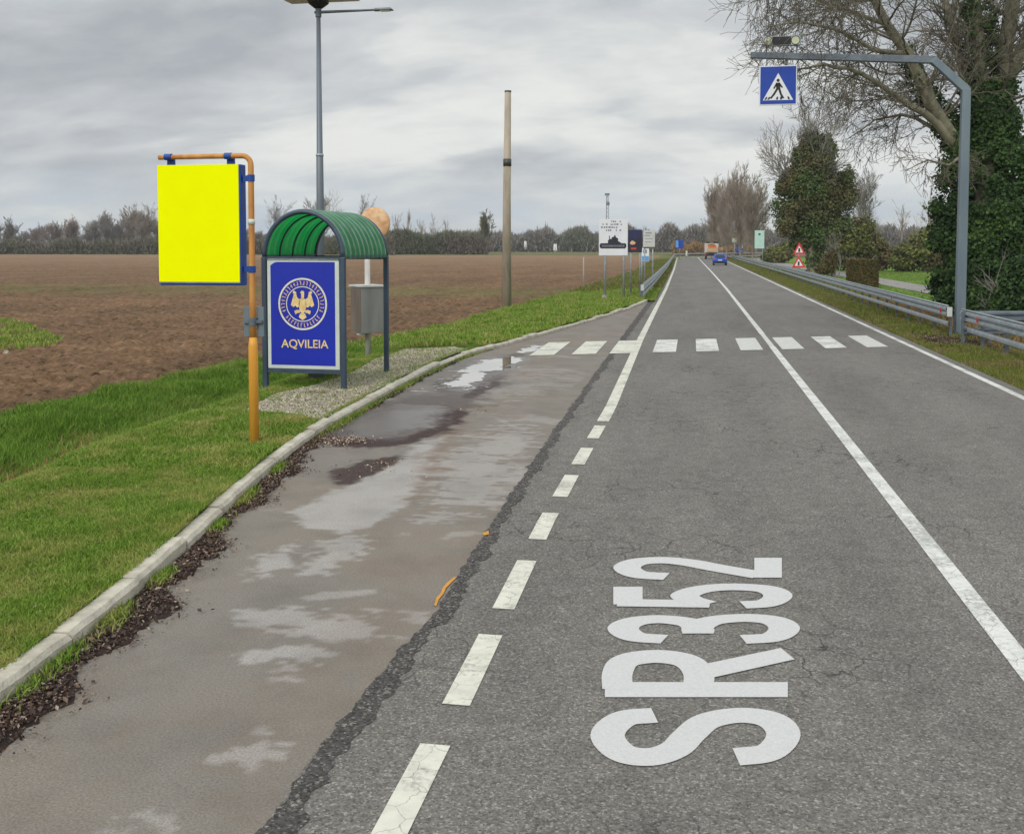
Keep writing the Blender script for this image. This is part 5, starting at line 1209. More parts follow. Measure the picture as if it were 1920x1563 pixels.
def truck():
    b_ = G(1334, 486); root = empty('truck', (b_[0], b_[1], 0), 'white and orange tipper truck ahead of the blue car in the right lane', 'truck')
    w = 2.5
    MB().box((0, 3.6, .95), (1.0, 7.6, .3)).build('chassis', M['black'], root)
    bd = bevel(MB().box((0, 3.0, 2.1), (w, 5.8, 1.7)).build('cargo_body', M['truck_white'], root), .04)
    MB().prism([(-.75, .07, 2.2), (.95, .07, 2.2), (.6, .07, 2.85), (-.1, .07, 2.95), (-.55, .07, 2.75)], (0, -.02, 0)).build('load_picture', M['truck_orange'], bd)
    MB().box((-.2, .04, 2.72), (1.0, .03, .22)).build('green_stripe', M['truck_green'], bd)
    MB().box((.15, .03, 1.75), (2.1, .05, .75)).build('tailgate', M['truck_tan'], bd)
    MB().box((1.7, 4.0, 1.95), (.9, 5.0, .5)).build('side_load', M['truck_tan'], root)
    mb = MB().box((-.6, 1.5, 3.15), (.7, 1.4, .25)).box((.8, 2.0, 3.15), (.8, 1.4, .3)); mb.build('crane_parts', M['black'], root)
    cab = bevel(MB().box((0, 7.0, 1.9), (2.4, 1.7, 2.1)).build('cab', M['truck_white'], root), .08); MB().box((0, 7.86, 2.3), (2.1, .02, .8)).build('windscreen', M['glass'], cab)
    for y in (.9, 2.2, 6.6):
        for s in (-1, 1): wheel(root, s * 1.0, y, .5, .35)
    MB().box((0, .0, .75), (2.3, .1, .25)).build('bumper', M['black'], root)
    for s in (-1, 1): MB().box((s * 1.0, -.06, .78), (.3, .03, .14)).build('tail_light', M['red_sign'], root)
truck()

# ---- litter stones
for i, (px, py, w) in enumerate(((12, 663, .16),)):
    p = G(px, py, FZ + .05); o = MB(); v = []
    bm_ = MB().box((0, 0, .04), (w, w * .7, .09), top=.6).build('stone', M['stone']); bm_.location = p; bevel(bm_, .02); tag(bm_, 'pale stone lying at the left edge of the ploughed field', 'stone')

# ================================================================== TREES
class Twigs:
    """collects branch segments, writes them as thin 3 or 4 sided tubes in one go"""
    def __init__(s): s.a = []; s.b = []; s.ra = []; s.rb = []
    def seg(s, a, b_, ra, rb): s.a.append(a); s.b.append(b_); s.ra.append(ra); s.rb.append(rb)
    def build(s, name, mt, parent, n=4):
        A, B, ra, rb = np.array(s.a), np.array(s.b), np.array(s.ra), np.array(s.rb); d = B - A; l = np.linalg.norm(d, axis=1, keepdims=True) + 1e-9; d = d / l
        B = B + d * np.minimum(rb, l[:, 0] * .2)[:, None]
        ref = np.where(np.abs(d[:, 2:3]) < .9, np.array([[0, 0, 1.0]]), np.array([[1.0, 0, 0]])); u = np.cross(d, ref); u /= np.linalg.norm(u, axis=1, keepdims=True); w = np.cross(d, u)
        V = []
        for k in range(n): a = 2 * math.pi * k / n; V.append(A + (u * math.cos(a) + w * math.sin(a)) * ra[:, None])
        for k in range(n): a = 2 * math.pi * k / n; V.append(B + (u * math.cos(a) + w * math.sin(a)) * rb[:, None])
        V = np.stack(V, 1).reshape(-1, 3); o = np.arange(len(A))[:, None] * 2 * n
        Fc = np.concatenate([o + np.array([[k, (k + 1) % n, n + (k + 1) % n, n + k]]) for k in range(n)], 0)
        return npmesh(name, V, Fc, mt, parent, True)
def grow(T, p, d, L_, r, lev, maxlev, rnd, up=.15, spread=.7, nseg=5, kids=(3, 5), shrink=.62, wig=.22, rmin=.006, droop=0):
    p = np.array(p, float); d = np.array(d, float); d /= np.linalg.norm(d); st = L_ / nseg; pts = [(p.copy(), d.copy(), r)]
    for k in range(nseg):
        d = d + np.array([rnd.gauss(0, wig), rnd.gauss(0, wig), rnd.gauss(0, wig) + up - droop * (1 if lev >= 2 else 0)]) * .5; d /= np.linalg.norm(d)
        q = p + d * st; r2 = max(rmin, r * (1 - .62 * (k + 1) / nseg)); r1 = max(rmin, r * (1 - .62 * k / nseg)); T.seg(p, q, r1, r2); p = q; pts.append((p.copy(), d.copy(), r2))
    if lev < maxlev:
        for _ in range(rnd.randint(*kids)):
            t = rnd.uniform(.25, 1.0); i = min(nseg, max(1, int(round(t * nseg)))); q, dd, rr = pts[i]
            v = np.array([rnd.gauss(0, 1) for _ in range(3)]); v -= dd * v.dot(dd); v /= np.linalg.norm(v) + 1e-9
            nd = dd + v * spread * rnd.uniform(.6, 1.5)
            grow(T, q, nd, L_ * shrink * rnd.uniform(.7, 1.2), max(rmin, rr * .62), lev + 1, maxlev, rnd, up, spread, max(3, nseg - 1), kids, shrink, wig, rmin, droop)

# ---- the big ivy-clad plane tree
def big_tree():
    D0 = 34.0; b_ = PD(1878, 600, D0); base = np.array((b_[0], b_[1], -.1))
    root = empty('plane_tree', base, 'huge bare plane tree with ivy-covered trunk filling the upper right, behind the gantry mast', 'tree')
    rnd = random.Random(11); T = Twigs(); TR = Twigs()
    def P(px, py, D=D0): return PD(px, py, D) - base
    def limb(pts, tgt, kids, klen, kr, lev=3, side=None, up=.10, droop=.10, rmin=.0070, start=.15):
        pts = [(np.array(P(px, py, D)), r) for px, py, D, r in pts]
        # subdivide with slight wobble
        out = []
        for i in range(len(pts) - 1):
            (a, ra), (c, rc_) = pts[i], pts[i + 1]; n = max(2, int(np.linalg.norm(c - a) / .5))
            for k in range(n): t = k / n; out.append((a + (c - a) * t + np.array([rnd.gauss(0, .03) for _ in range(3)]) * (k > 0), ra + (rc_ - ra) * t))
        out.append(pts[-1])
        for i in range(len(out) - 1): tgt.seg(out[i][0], out[i + 1][0], out[i][1], out[i + 1][1])
        for _ in range(int(kids * 1.0)):
            t = rnd.uniform(start, 1) ** .8; i = min(len(out) - 2, int(t * (len(out) - 1))); q, rr = out[i]; d = out[i + 1][0] - q; d /= np.linalg.norm(d)
            v = np.array([rnd.gauss(0, 1), rnd.gauss(0, .8), rnd.gauss(0, .8)]); v -= d * v.dot(d); v /= np.linalg.norm(v)
            grow(T, q, d * .5 + v, klen * rnd.uniform(.5, 1.2), min(kr, rr * .5), 1, lev, rnd, up, .8, 6, (4, 6), .62, .28, rmin, droop)
        return out
    trunk = limb([(1878, 615, 34, .62), (1868, 480, 34, .55), (1858, 380, 34, .50), (1852, 290, 34, .44)], TR, 0, 0, 0)
    A = limb([(1850, 330, 34, .30), (1800, 280, 33.6, .25), (1745, 195, 33, .21), (1705, 105, 32.6, .18), (1665, 50, 32.3, .15), (1640, 0, 32, .13), (1600, -90, 31.5, .08)], TR, 34, 2.6, .05)
    limb([(1640, 0, 32, .11), (1560, -70, 31, .08), (1470, -95, 30, .055), (1400, -70, 29.5, .03)], TR, 26, 1.9, .03, droop=.25, up=.0)
    B = limb([(1800, 285, 33.6, .17), (1757, 232, 33, .13), (1704, 197, 32.4, .10), (1654, 162, 31.8, .085), (1589, 128, 31, .06), (1545, 120, 30.6, .045), (1500, 130, 30.3, .03), (1470, 150, 30, .015)], TR, 34, 1.7, .03, droop=.18)
    limb([(1700, 100, 32.6, .10), (1640, 95, 31.4, .07), (1580, 60, 30.8, .05), (1500, 40, 30.2, .03), (1440, 50, 30, .015)], TR, 30, 1.7, .028, droop=.15)
    limb([(1660, 45, 32.3, .08), (1590, 20, 32, .06), (1510, -10, 31.6, .04), (1420, -5, 31, .02)], TR, 26, 1.6, .026, droop=.25)
    C = limb([(1856, 300, 34, .34), (1872, 192, 34, .30), (1884, 96, 34, .26), (1900, 0, 34, .22), (1915, -120, 34, .12)], TR, 26, 2.6, .06)
    limb([(1875, 200, 34, .24), (1890, 154, 34, .22), (1918, 90, 33.8, .20), (1960, 10, 33.5, .15), (2010, -80, 33, .1)], TR, 20, 2.4, .05)
    E = limb([(1845, 260, 34.2, .20), (1796, 96, 34.6, .14), (1777, 23, 34.8, .12), (1750, -60, 35, .07)], TR, 28, 2.4, .05)
    limb([(1850, 250, 33.8, .26), (1838, 130, 33.6, .22), (1830, 20, 33.4, .18), (1820, -90, 33.3, .10)], TR, 30, 2.3, .05)
    limb([(1790, 270, 33.6, .10), (1740, 235, 34.4, .07), (1690, 215, 35, .05), (1640, 225, 35.5, .03), (1590, 260, 36, .015)], TR, 22, 1.5, .024, droop=.16)
    limb([(1815, 290, 33.4, .07), (1780, 310, 32.6, .04), (1740, 300, 32, .025), (1700, 320, 31.6, .012)], TR, 12, 1.0, .018, droop=.2)
    tr = TR.build('trunk', M['bark'], root, 9)
    T.build('twigs', M['twig'], root, 3)
    # ivy: leaves over a sleeve around trunk and the first lengths of limbs, plus hanging curtains
    Pn, Nn = [], []
    def sleeve(px0, py0, px1, py1, r0, r1, n, D=34, rough=.35):
        a, c = P(px0, py0, D), P(px1, py1, D); t = rng.random(n); th = rng.uniform(0, 2 * np.pi, n)
        R_ = (r0 + (r1 - r0) * t) * (1 + rough * (vnoise(th * 1.3 + px0, (a[2] + (c[2] - a[2]) * t) * .9, 1.0, 21) - .5) * 1.5 + rough * (vnoise(th * 3 + px0, (a[2] + (c[2] - a[2]) * t) * 2.1, 1.0, 22) - .5)) * (1 - .4 * rng.random(n) ** 2)
        d = (c - a) / np.linalg.norm(c - a); u = np.cross(d, [0, 1, .1]); u /= np.linalg.norm(u); w = np.cross(d, u)
        nn = np.cos(th)[:, None] * u + np.sin(th)[:, None] * w; pp = a + (c - a) * t[:, None] + nn * R_[:, None]
        Pn.append(pp); Nn.append(nn + np.array([0, 0, .3]))
    sleeve(1885, 600, 1880, 500, 1.55, 1.85, 26000)
    sleeve(1880, 520, 1870, 390, 1.75, 1.65, 26000)
    sleeve(1872, 400, 1862, 290, 1.65, 1.25, 18000)
    sleeve(1862, 310, 1850, 215, 1.15, .75, 9000)
    sleeve(1850, 300, 1780, 250, .6, .42, 2800); sleeve(1780, 250, 1725, 165, .40, .28, 1700); sleeve(1725, 165, 1690, 85, .28, .2, 700, 33)
    sleeve(1850, 230, 1838, 110, .65, .42, 4200, 33.8); sleeve(1838, 120, 1826, -40, .48, .42, 3600, 33.6)
    sleeve(1870, 220, 1890, 150, .45, .3, 1400); sleeve(1920, 620, 1925, 360, 1.6, 1.3, 15000, 35.5); sleeve(1930, 380, 1920, 260, 1.2, .6, 5000, 35)
    sleeve(1800, 330, 1795, 250, .25, .35, 1200, 33.5); sleeve(1770, 470, 1790, 330, .35, .5, 2600, 33.8)
    sleeve(1752, 400, 1757, 385, .15, .1, 200, 33.6); sleeve(1765, 360, 1775, 300, .22, .12, 500, 33.6); sleeve(1752, 470, 1762, 430, .25, .2, 600, 33.7)
    Pn = np.concatenate(Pn); Nn = np.concatenate(Nn); gap = vnoise(Pn[:, 0] * 1.3 + 9 + Pn[:, 1] * .6, Pn[:, 2] + 7, 1.15, 91) * .6 + vnoise(Pn[:, 0] * 1.3 + 9, Pn[:, 2] + Pn[:, 1], 3.1, 92) * .4
    Pn = Pn + rng.normal(0, .05, Pn.shape) + Nn * np.minimum(rng.exponential(.06, (len(Pn), 1)), .4)
    k = (Pn[:, 2] > 0) & (gap > np.interp(Pn[:, 2], [0, 3.5, 5.5, 9], [.24, .30, .40, .46]))
    V, Fc = leaves(Pn[k], Nn[k], np.full(k.sum(), .058) * rng.uniform(.7, 1.3, k.sum()), 1.1, .6)
    npmesh('ivy', V, Fc, M['ivy'], root)
big_tree()

def slivers(P, D, ln, wd):
    n = len(P); D = D / (np.linalg.norm(D, axis=1)[:, None] + 1e-9); r = rng.normal(0, 1, (n, 3)); u = np.cross(D, r); u /= np.linalg.norm(u, axis=1)[:, None] + 1e-9
    l = (ln * rng.uniform(.4, 1.3, n))[:, None]; w = wd * rng.uniform(.6, 1.2, (n, 1))
    V = np.stack([P - u * w, P + u * w, P + D * l + rng.normal(0, .12, (n, 3)) * l], 1).reshape(-1, 3); return V, np.arange(n)[:, None] * 3 + np.arange(3)[None, :]
def crown_cloud(n, blobs, rough=.25, shell=.55):
    """points in ellipsoidal clumps: blobs = (x,y,z,rx,ry,rz,weight)"""
    w = np.array([b_[6] for b_ in blobs], float); w /= w.sum(); ch = rng.choice(len(blobs), n, p=w); B = np.array([b_[:6] for b_ in blobs])[ch]
    d = rng.normal(0, 1, (n, 3)); d /= np.linalg.norm(d, axis=1)[:, None]; r = (shell + (1 - shell) * rng.random(n) ** .6) * (1 + rng.normal(0, rough * .4, n))
    return B[:, :3] + d * r[:, None] * B[:, 3:6], d
def ivy_tree():
    b_ = G(1522, 514); root = empty('ivy_tree', (b_[0], b_[1], -.1), 'mid-distance tree smothered in dark ivy with bare twigs sticking out of the top', 'tree')
    Y = b_[1]; X = lambda px, py: PYp(px, py, Y)[0] - b_[0]; Z = lambda px, py: PYp(px, py, Y)[2] + .1; s = Y / F * 1.02
    rnd = random.Random(4); T = Twigs(); TR = Twigs()
    TR.seg(np.array((0, 0, 0.)), np.array((.1, 0, Z(1522, 400))), .42, .3); 
    for k in range(6):
        a = rnd.uniform(0, 6.28); d = np.array((math.cos(a) * .5, math.sin(a) * .5, 1.0)); z0 = Z(0 + 1522, rnd.uniform(330, 440))
        grow(T, (0, 0, z0), d, rnd.uniform(3.6, 5.6), .10, 0, 4, rnd, .12, .6, 6, (3, 5), .6, .2, .014)
    for k in range(5):
        d = np.array((-.9 - rnd.random() * .5, rnd.gauss(0, .4), .9)); grow(T, (-1.0, 0, Z(1500, 360)), d, 3.6, .08, 1, 4, rnd, .16, .6, 6, (4, 5), .6, .2, .014)
    TR.build('trunk', M['bark'], root, 8); T.build('bare_twigs', M['far_bark'], root, 3)
    bl = []
    lobes = [(1465, 388, 20, 26, 1), (1472, 345, 15, 22, .6), (1585, 372, 20, 30, 1.1), (1588, 330, 13, 20, .5), (1580, 420, 18, 26, .9), (1555, 262, 7, 16, .3), (1520, 350, 34, 44, 2.4), (1540, 310, 24, 34, 1.4), (1538, 275, 12, 26, .6), (1562, 422, 24, 28, 1.3), (1488, 418, 22, 24, 1.2), (1524, 420, 32, 36, 2.2), (1528, 486, 17, 32, 1.2), (1545, 385, 30, 34, 1.8), (1505, 375, 30, 32, 1.8)]
    for k in range(56):
        yy = rnd.uniform(262, 455); hwid = float(np.interp(yy, [250, 290, 350, 400, 430, 460], [10, 36, 64, 68, 46, 22])); xx = 1524 + rnd.uniform(-1, 1) * hwid + float(np.interp(yy, [250, 400], [14, 0])); q_ = rnd.uniform(11, 23)
        lobes.append((xx, yy, q_, q_ * rnd.uniform(.8, 1.5), q_ * q_ / 300))
    for px, py, rx, ry, w in lobes:
        bl.append((X(px, py), rnd.uniform(-.6, .6), Z(px, py), rx * s, max(rx * s * .9, .8), ry * s, w))
    Pn, d = crown_cloud(90000, bl, .35, .35); 
    k = vnoise(Pn[:, 0] + 5 * Pn[:, 1], Pn[:, 2] + 20, 1.6, 31) > .2; Pn, d = Pn[k], d[k]; k = Pn[:, 2] > 0
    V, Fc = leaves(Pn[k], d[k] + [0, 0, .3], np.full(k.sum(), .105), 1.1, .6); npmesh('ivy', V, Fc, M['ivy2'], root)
ivy_tree()

K_ = 'bare trees beyond the ploughed field'
def bare_tree(name, px, base_py, top_py, halfw, Y, label, m='far_bark', stems=5, lev=3, seed=1, rmin=None, kids=(4, 6), narrow=.35, group=None, zb=FZ, r0=None, cat='tree', trunk=.12, fill_=0):
    b_ = PYp(px, base_py, Y); s = Y / F; h = (base_py - top_py) * s * 1.02; hw = halfw * s; rnd = random.Random(seed)
    root = empty(name, (b_[0], Y, zb), label, cat, group); h = PYp(px, top_py, Y)[2] - zb
    rmin = rmin or s * .20; T = Twigs(); TR = Twigs(); r0 = r0 or h * .016
    ht = h * trunk; TR.seg(np.array((0, 0, -.5)), np.array((0, 0, ht + .2)), r0, r0 * .8)
    for k in range(stems):
        a = 2 * math.pi * k / stems + rnd.uniform(-.4, .4); rr = hw * rnd.uniform(.35, 1.0) * (1 if k else .1); d = np.array((math.cos(a) * rr, math.sin(a) * rr, (h - ht) * .92))
        grow(T, (0, 0, ht), d, (h - ht) * rnd.uniform(.62, .82), r0 * .5, 0, lev, rnd, .10, narrow, 7, kids, .42, .10, rmin)
    TR.build('trunk', M[m], root, 6); T.build('branches', M[m], root, 3)
    if fill_:
        nb = 6; bl = [(rnd.gauss(0, .34) * hw, rnd.gauss(0, .3) * hw, ht + (h - ht) * (.16 + .62 * k / (nb - 1)), hw * rnd.uniform(.5, .8) * (1 if k < nb - 1 else .6), hw * .6, (h - ht) * rnd.uniform(.16, .26), 1) for k in range(nb)]
        Pn, d = crown_cloud(fill_, bl, .3, .15); Pn[:, 2] += np.abs(rng.normal(0, .03, fill_)) * h
        V, Fc = slivers(Pn, d * .6 + [0, 0, .9], np.full(fill_, h * .08), s * (.30 if group == K_ else .18)); npmesh('twigs', V, Fc, M[m], root)
    return root
# trees along the far left edge of the field
K = 'bare trees beyond the ploughed field'
fl = [(-14, 412, 16, 'far_bark', 'bare tree cut by the left edge of the view'), (19, 410, 11, 'far_bark', 'slim bare tree first from the left edge'), (40, 428, 16, 'far_bark', 'low bushy bare tree right of the slim one at the left edge'),
      (75, 420, 20, 'far_bark_red', 'reddish brown bare tree at the left end of the rounded clump'), (103, 412, 20, 'far_bark_red', 'reddish brown bare tree in the middle of the rounded clump'), (134, 404, 19, 'far_bark_red', 'tallest reddish brown bare tree at the right end of the rounded clump'),
      (172, 408, 16, 'far_bark', 'bare tree just right of the gap after the rounded clump'), (205, 394, 15, 'far_bark', 'tall bare tree midway between rounded clump and yellow board'), (222, 412, 14, 'far_bark', 'lower bare tree filling between two taller ones'),
      (247, 388, 15, 'pale_bark', 'tallest pale bare tree left of the yellow board'), (275, 390, 14, 'pale_bark', 'pale bare tree next to the left edge of the yellow board'), (300, 408, 14, 'far_bark', 'bare tree partly hidden by the left edge of the yellow board'),
      (345, 400, 18, 'far_bark', 'bare tree behind the yellow board, left half'), (400, 405, 18, 'far_bark', 'bare tree behind the yellow board, right half'), (452, 415, 14, 'far_bark', 'bare tree behind the orange pole'), (490, 428, 14, 'far_bark', 'short bare tree between orange pole and shelter roof')]
for i, (px, ty, hw, m_, lb) in enumerate(fl):
    bare_tree('bare_tree', px, 470, ty + 8, hw * 1.3, 312 + (i * 37 % 23), lb, m_, 7, 3, 100 + i, kids=(5, 7), narrow=.45, group=K, trunk=.04, rmin=.04, fill_=6500)
bare_tree('bare_tree', 522, 472, 374, 26, 318, 'open bare tree just left of the shelter roof peak', 'far_bark', 6, 3, 201, kids=(4, 5), narrow=.5, group=K, trunk=.12, rmin=.03, fill_=500)
bare_tree('bare_tree', 603, 472, 360, 42, 322, 'wide bare tree behind the lamp pole above the shelter roof', 'far_bark', 9, 3, 202, kids=(5, 6), narrow=.55, group=K, trunk=.12, rmin=.032, fill_=800)
bare_tree('bare_tree', 682, 472, 371, 18, 322, 'small bare tree just left of the orange mirror disc', 'far_bark', 5, 3, 203, kids=(4, 5), narrow=.5, group=K, trunk=.15, rmin=.03, fill_=350)
for i, (px, ty, lb) in enumerate(((745, 405, 'faint slim poplar right of the mirror disc'), (766, 398, 'tallest faint slim poplar between shelter and concrete pole'), (790, 412, 'short faint poplar between two others right of the shelter'), (814, 402, 'faint slim poplar left of the round tree before the concrete pole'), (838, 413, 'low faint poplar nearest the round tree'))):
    bare_tree('poplar', px, 468, ty, 6, 380, lb, 'pale_bark', 3, 2, 300 + i, kids=(5, 7), narrow=.3, group='faint poplars on the far side of the field', trunk=.1, rmin=.04, fill_=160)
bare_tree('round_tree', 911, 466, 404, 16, 350, 'round greenish tree standing out of the hedgerow left of the concrete pole', 'bush', 8, 3, 330, kids=(5, 7), narrow=.6, trunk=.25, rmin=.06, fill_=900)

# hedgerow / wood masses
def mass(name, segs, Y0, dep, m, label, cat, n, size, zb=FZ, seed=0, up=.5):
    """segs: (px0, px1, top_py) profile; blobby volume of twig cards standing on the ground"""
    px = np.concatenate([np.array([a, b_]) for a, b_, _ in segs]); tp = np.concatenate([np.array([t, t]) for _, _, t in segs])
    u = rng.uniform(px.min(), px.max(), n); yy = Y0 + rng.random(n) * dep
    top = np.interp(u, px, tp) + 6 * (vnoise(u, u * 0 + seed, .05, 41) - .5) * 2 + 8 * (vnoise(u, u * 0 + seed + 3, .28, 42) - .5) + 5 * (vnoise(u, u * 0 + seed + 9, .8, 43) - .5) - np.minimum(rng.exponential(1.6, n), 9)
    X0 = np.array([PYp(a, 460, Y0)[0] for a in (px.min(), px.max())]); X = np.interp(u, [px.min(), px.max()], X0) * (yy / Y0)
    Zt = H + (461 - top) * Y0 / F; t = rng.random(n) ** .8; Z = zb + (Zt - zb) * t
    Pn = np.stack([X, yy, Z], 1); d = rng.normal(0, .55, (n, 3)); d[:, 2] = 1
    V, Fc = slivers(Pn, d, np.full(n, size * 4.2), size * .5)
    return tag(npmesh(name, V, Fc, m), label, cat, kind='stuff')
mass('undergrowth', [(-60, 40, 459), (60, 110, 461), (120, 200, 458), (210, 480, 455), (500, 740, 450)], 300, 8, M['hedgerow'], 'dark green and brown undergrowth along the far left field edge', 'undergrowth', 40000, .36, seed=1)
mass('hedgerow', [(480, 520, 452), (540, 590, 444), (610, 640, 450), (660, 720, 444), (740, 770, 441), (790, 815, 447), (830, 850, 442), (870, 900, 449), (904, 914, 460)], 318, 14, M['hedgerow'], 'long brown hedgerow behind the bus shelter reaching to the concrete pole', 'hedgerow', 70000, .42, seed=2)
mass('woodland', [(700, 900, 444), (925, 950, 441), (970, 990, 447), (1010, 1030, 436), (1050, 1065, 442), (1085, 1110, 435), (1120, 1150, 440), (1165, 1200, 432), (1215, 1240, 440), (1255, 1275, 431), (1290, 1300, 438), (1310, 1330, 434), (1340, 1380, 442)], 460, 60, M['wood'], 'distant wood along the horizon between concrete pole and road', 'woodland', 90000, .6, seed=3)
mass('woodland', [(1330, 1440, 446), (1440, 1560, 440), (1560, 1700, 434), (1700, 1960, 436)], 430, 60, M['wood'], 'distant wood along the horizon on the right of the road', 'woodland', 60000, .6, seed=4)
mass('far_bank', [(1262, 1330, 466), (1340, 1420, 470)], 290, 12, M['dry'], 'dry brown bank behind the bend of the road', 'bank', 14000, .3, seed=5)

# right side: bare poplars by the road
G2 = 'bare poplars in a row on the right of the road'
for i, (px, ty, hw, Y, lb) in enumerate(((1340, 328, 22, 205, 'leftmost and farthest pale bare poplar, right of the truck'), (1362, 320, 25, 190, 'second pale bare poplar of the roadside row'), (1388, 316, 28, 172, 'tallest and widest pale bare poplar of the roadside row'), (1411, 326, 24, 160, 'rightmost and nearest pale bare poplar of the roadside row'))):
    bare_tree('poplar', px, 484, ty + 24, hw * .88, Y, lb, 'pale_bark', 10, 3, 400 + i, kids=(6, 8), narrow=.42, group=G2, zb=-.1, trunk=.10, rmin=.020, fill_=5000)
bare_tree('bare_tree', 1615, 500, 325, 22, 125, 'brownish bare tree behind the right shoulder of the ivy covered tree', 'far_bark', 7, 3, 500, kids=(5, 7), narrow=.5, zb=-.1, trunk=.3, rmin=.016, fill_=1800)
bare_tree('bare_tree', 1690, 470, 375, 14, 260, 'faint thin bare tree between the green bushes on the right', 'pale_bark', 4, 3, 501, kids=(3, 4), narrow=.5, zb=-.1, trunk=.2, rmin=.022)
bare_tree('bare_tree', 1745, 470, 365, 18, 200, 'faint bare tree just left of the gantry mast', 'pale_bark', 5, 3, 502, kids=(4, 5), narrow=.5, zb=-.1, trunk=.2, rmin=.02, fill_=350)

def bush(name, px, base_py, blobs, n, m, label, size, cat='bush', zb=-.1, dz=1.0, Y=None, holes=.2, twig='far_bark', seed=1):
    b_ = G(px, base_py) if Y is None else PYp(px, base_py, Y); Y = b_[1]; root = empty(name, (b_[0], b_[1], zb), label, cat); s = Y / F; rnd = random.Random(seed)
    bl = [(PYp(x, y, Y)[0] - b_[0], rnd.uniform(-.3, .3) * rx * s, PYp(x, y, Y)[2] - zb, rx * s, rx * s * dz, ry * s, w) for x, y, rx, ry, w in blobs]
    Pn, d = crown_cloud(n, bl, .35, .35); k = (Pn[:, 2] > 0) & (vnoise(Pn[:, 0] * 2 + Pn[:, 1], Pn[:, 2] * 2 + 9, 1.2, 51) > holes); Pn, d = Pn[k], d[k]
    V, Fc = leaves(Pn, d + [0, 0, .3], np.full(len(Pn), size), 1.1, .7); npmesh('foliage', V, Fc, M[m], root)
    T = Twigs()
    for k in range(8):
        a = rnd.uniform(0, 6.28); q = rnd.choice(bl); tgt = np.array(q[:3]) + np.array((math.cos(a) * q[3] * .8, 0, q[5] * rnd.uniform(.3, 1))); grow(T, (rnd.gauss(0, .2), 0, 0), tgt, float(np.linalg.norm(tgt)) * 1.1, .06, 0, 2, rnd, .05, .5, 6, (4, 6), .5, .1, s * .12)
    T.build('stems', M[twig], root, 3); return root
bush('bush', 1612, 506, [(1600, 460, 32, 40, 3), (1580, 470, 24, 34, 2), (1630, 470, 30, 34, 3), (1655, 482, 22, 24, 1.5), (1605, 430, 20, 24, 1), (1625, 425, 14, 20, .6)], 16000, 'bush', 'olive green spring bush right of the ivy covered tree', .16, holes=.3, seed=1)
bush('bush', 1735, 508, [(1740, 470, 42, 34, 4), (1705, 482, 28, 24, 2), (1775, 468, 30, 40, 3), (1765, 440, 22, 24, 1), (1690, 492, 20, 14, 1), (1745, 445, 20, 22, .8)], 18000, 'bush', 'wide green and reddish bush left of the gantry mast beyond the lawn', .16, holes=.3, seed=2)
bush('bush', 1470, 492, [(1458, 478, 24, 16, 2), (1475, 470, 16, 16, 1), (1440, 482, 12, 10, 1)], 5000, 'bush', 'small olive bush left of the ivy covered tree behind the warning signs', .2, holes=.2, seed=3)
bush('bush', 1563, 518, [(1556, 490, 12, 24, 2), (1546, 503, 14, 12, 1), (1560, 478, 9, 12, .6)], 4000, 'hedge', 'small brown shrub at the foot of the ivy covered tree', .07, holes=.2, seed=4)
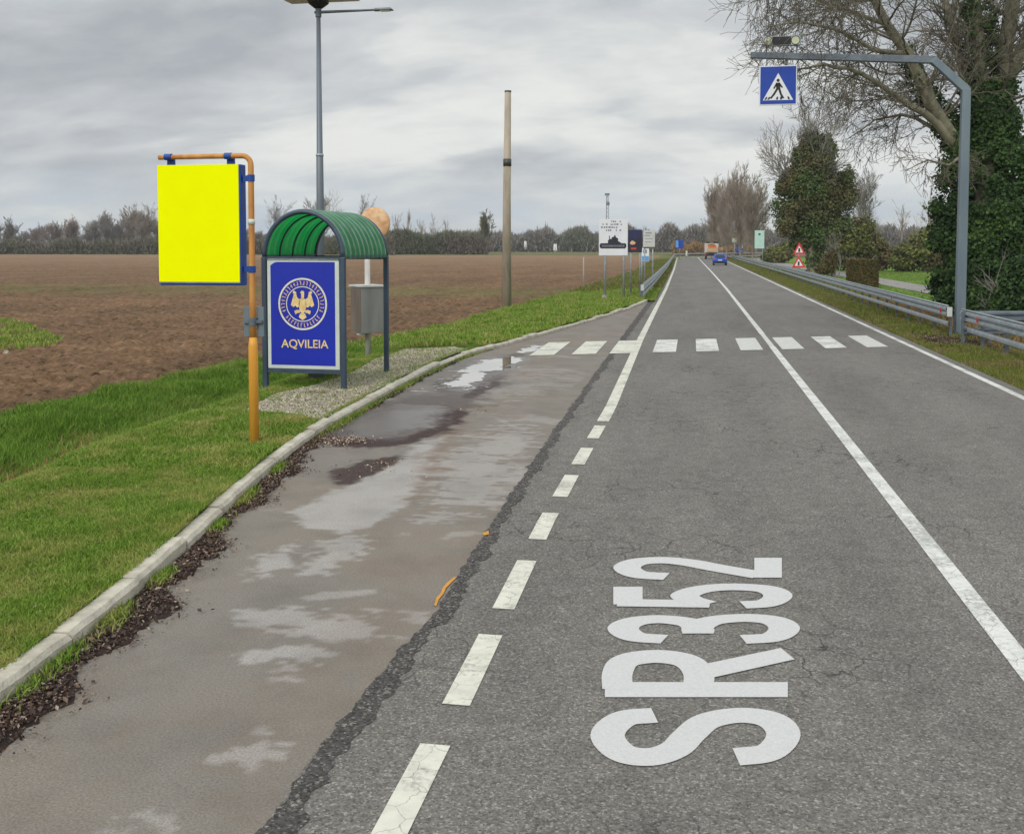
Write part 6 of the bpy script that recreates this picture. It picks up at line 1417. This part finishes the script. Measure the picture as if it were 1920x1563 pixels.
def hedge_block():
    b_ = G(1620, 536); root = empty('hedge_block', (b_[0], b_[1], -.1), 'squarely clipped brown and green hedge block behind the right guard rail', 'hedge'); s = b_[1] / F
    w, h, d = 50 * s, 49 * s, 1.5; n = 13000; P_ = []; Nn = []
    for ax, sg, c in ((1, -1, 5), (0, 1, 2), (0, -1, 2), (2, 1, 2), (1, 1, 2)):
        m_ = n * c // 13; q = rng.uniform(-1, 1, (m_, 3)); q[:, ax] = sg; nn = np.zeros((m_, 3)); nn[:, ax] = sg; P_.append(q); Nn.append(nn)
    P_ = np.concatenate(P_); Nn = np.concatenate(Nn); bul = .06 * (vnoise(P_[:, 0] * 3 + 5, P_[:, 2] * 3 + P_[:, 1] * 2 + 9, 1.5, 61) - .5) + rng.normal(0, .03, len(P_)); P_ = P_ * (1 + bul[:, None]); P_ = np.sign(P_) * np.minimum(np.abs(P_), 1.12) ** 1.0
    r = np.linalg.norm(P_[:, :2], axis=1); P_[:, :2] *= np.where(r > 1.25, 1.25 / r, 1)[:, None]
    P_[:, 2] -= .04 * (P_[:, 0] ** 4) * (P_[:, 2] > .5); P_ = P_ * np.array([w / 2, d / 2, h / 2]) + np.array([0, d / 2, h / 2]); k = P_[:, 2] > 0
    V, Fc = leaves(P_[k], Nn[k], np.full(k.sum(), .05), 1.1, .8); npmesh('foliage', V, Fc, M['hedge'], root)
    T = Twigs(); rnd = random.Random(3)
    for _ in range(14): grow(T, (rnd.uniform(-.5, .5), d / 2 + rnd.uniform(-.4, .4), 0), (rnd.gauss(0, .3), rnd.gauss(0, .3), 1), h * .8, .03, 0, 2, rnd, .05, .5, 5, (3, 5), .5, .1, .01)
    T.build('stems', M['far_bark'], root, 3)
hedge_block()
# ivy hedge and brambles under the big tree
bush('bush', 1905, 604, [(1900, 560, 34, 40, 3), (1935, 540, 40, 60, 3), (1870, 575, 20, 26, 1)], 14000, 'ivy', 'dark ivy thicket at the right edge behind the short guard rail', .06, Y=31.5, holes=.15, seed=7)

for o in list(bpy.data.objects):
    if o.type == 'EMPTY' and o.parent is None and 'label' not in o: print('unlabelled', o.name)

# ---- thin spring haze over the plain
hm = bpy.data.materials.new('haze'); hm.use_nodes = True; t = hm.node_tree; t.nodes.clear()
pv = N(t, 'ShaderNodeVolumePrincipled'); pv.inputs['Color'].default_value = (.82, .86, .92, 1); pv.inputs['Density'].default_value = .00028; pv.inputs['Anisotropy'].default_value = .2
ou = N(t, 'ShaderNodeOutputMaterial'); t.links.new(pv.outputs[0], ou.inputs['Volume'])
hz = MB().box((0, 600, 13.1), (3010, 1810, 29.8)).build('haze', hm); tag(hz, kind='stuff')
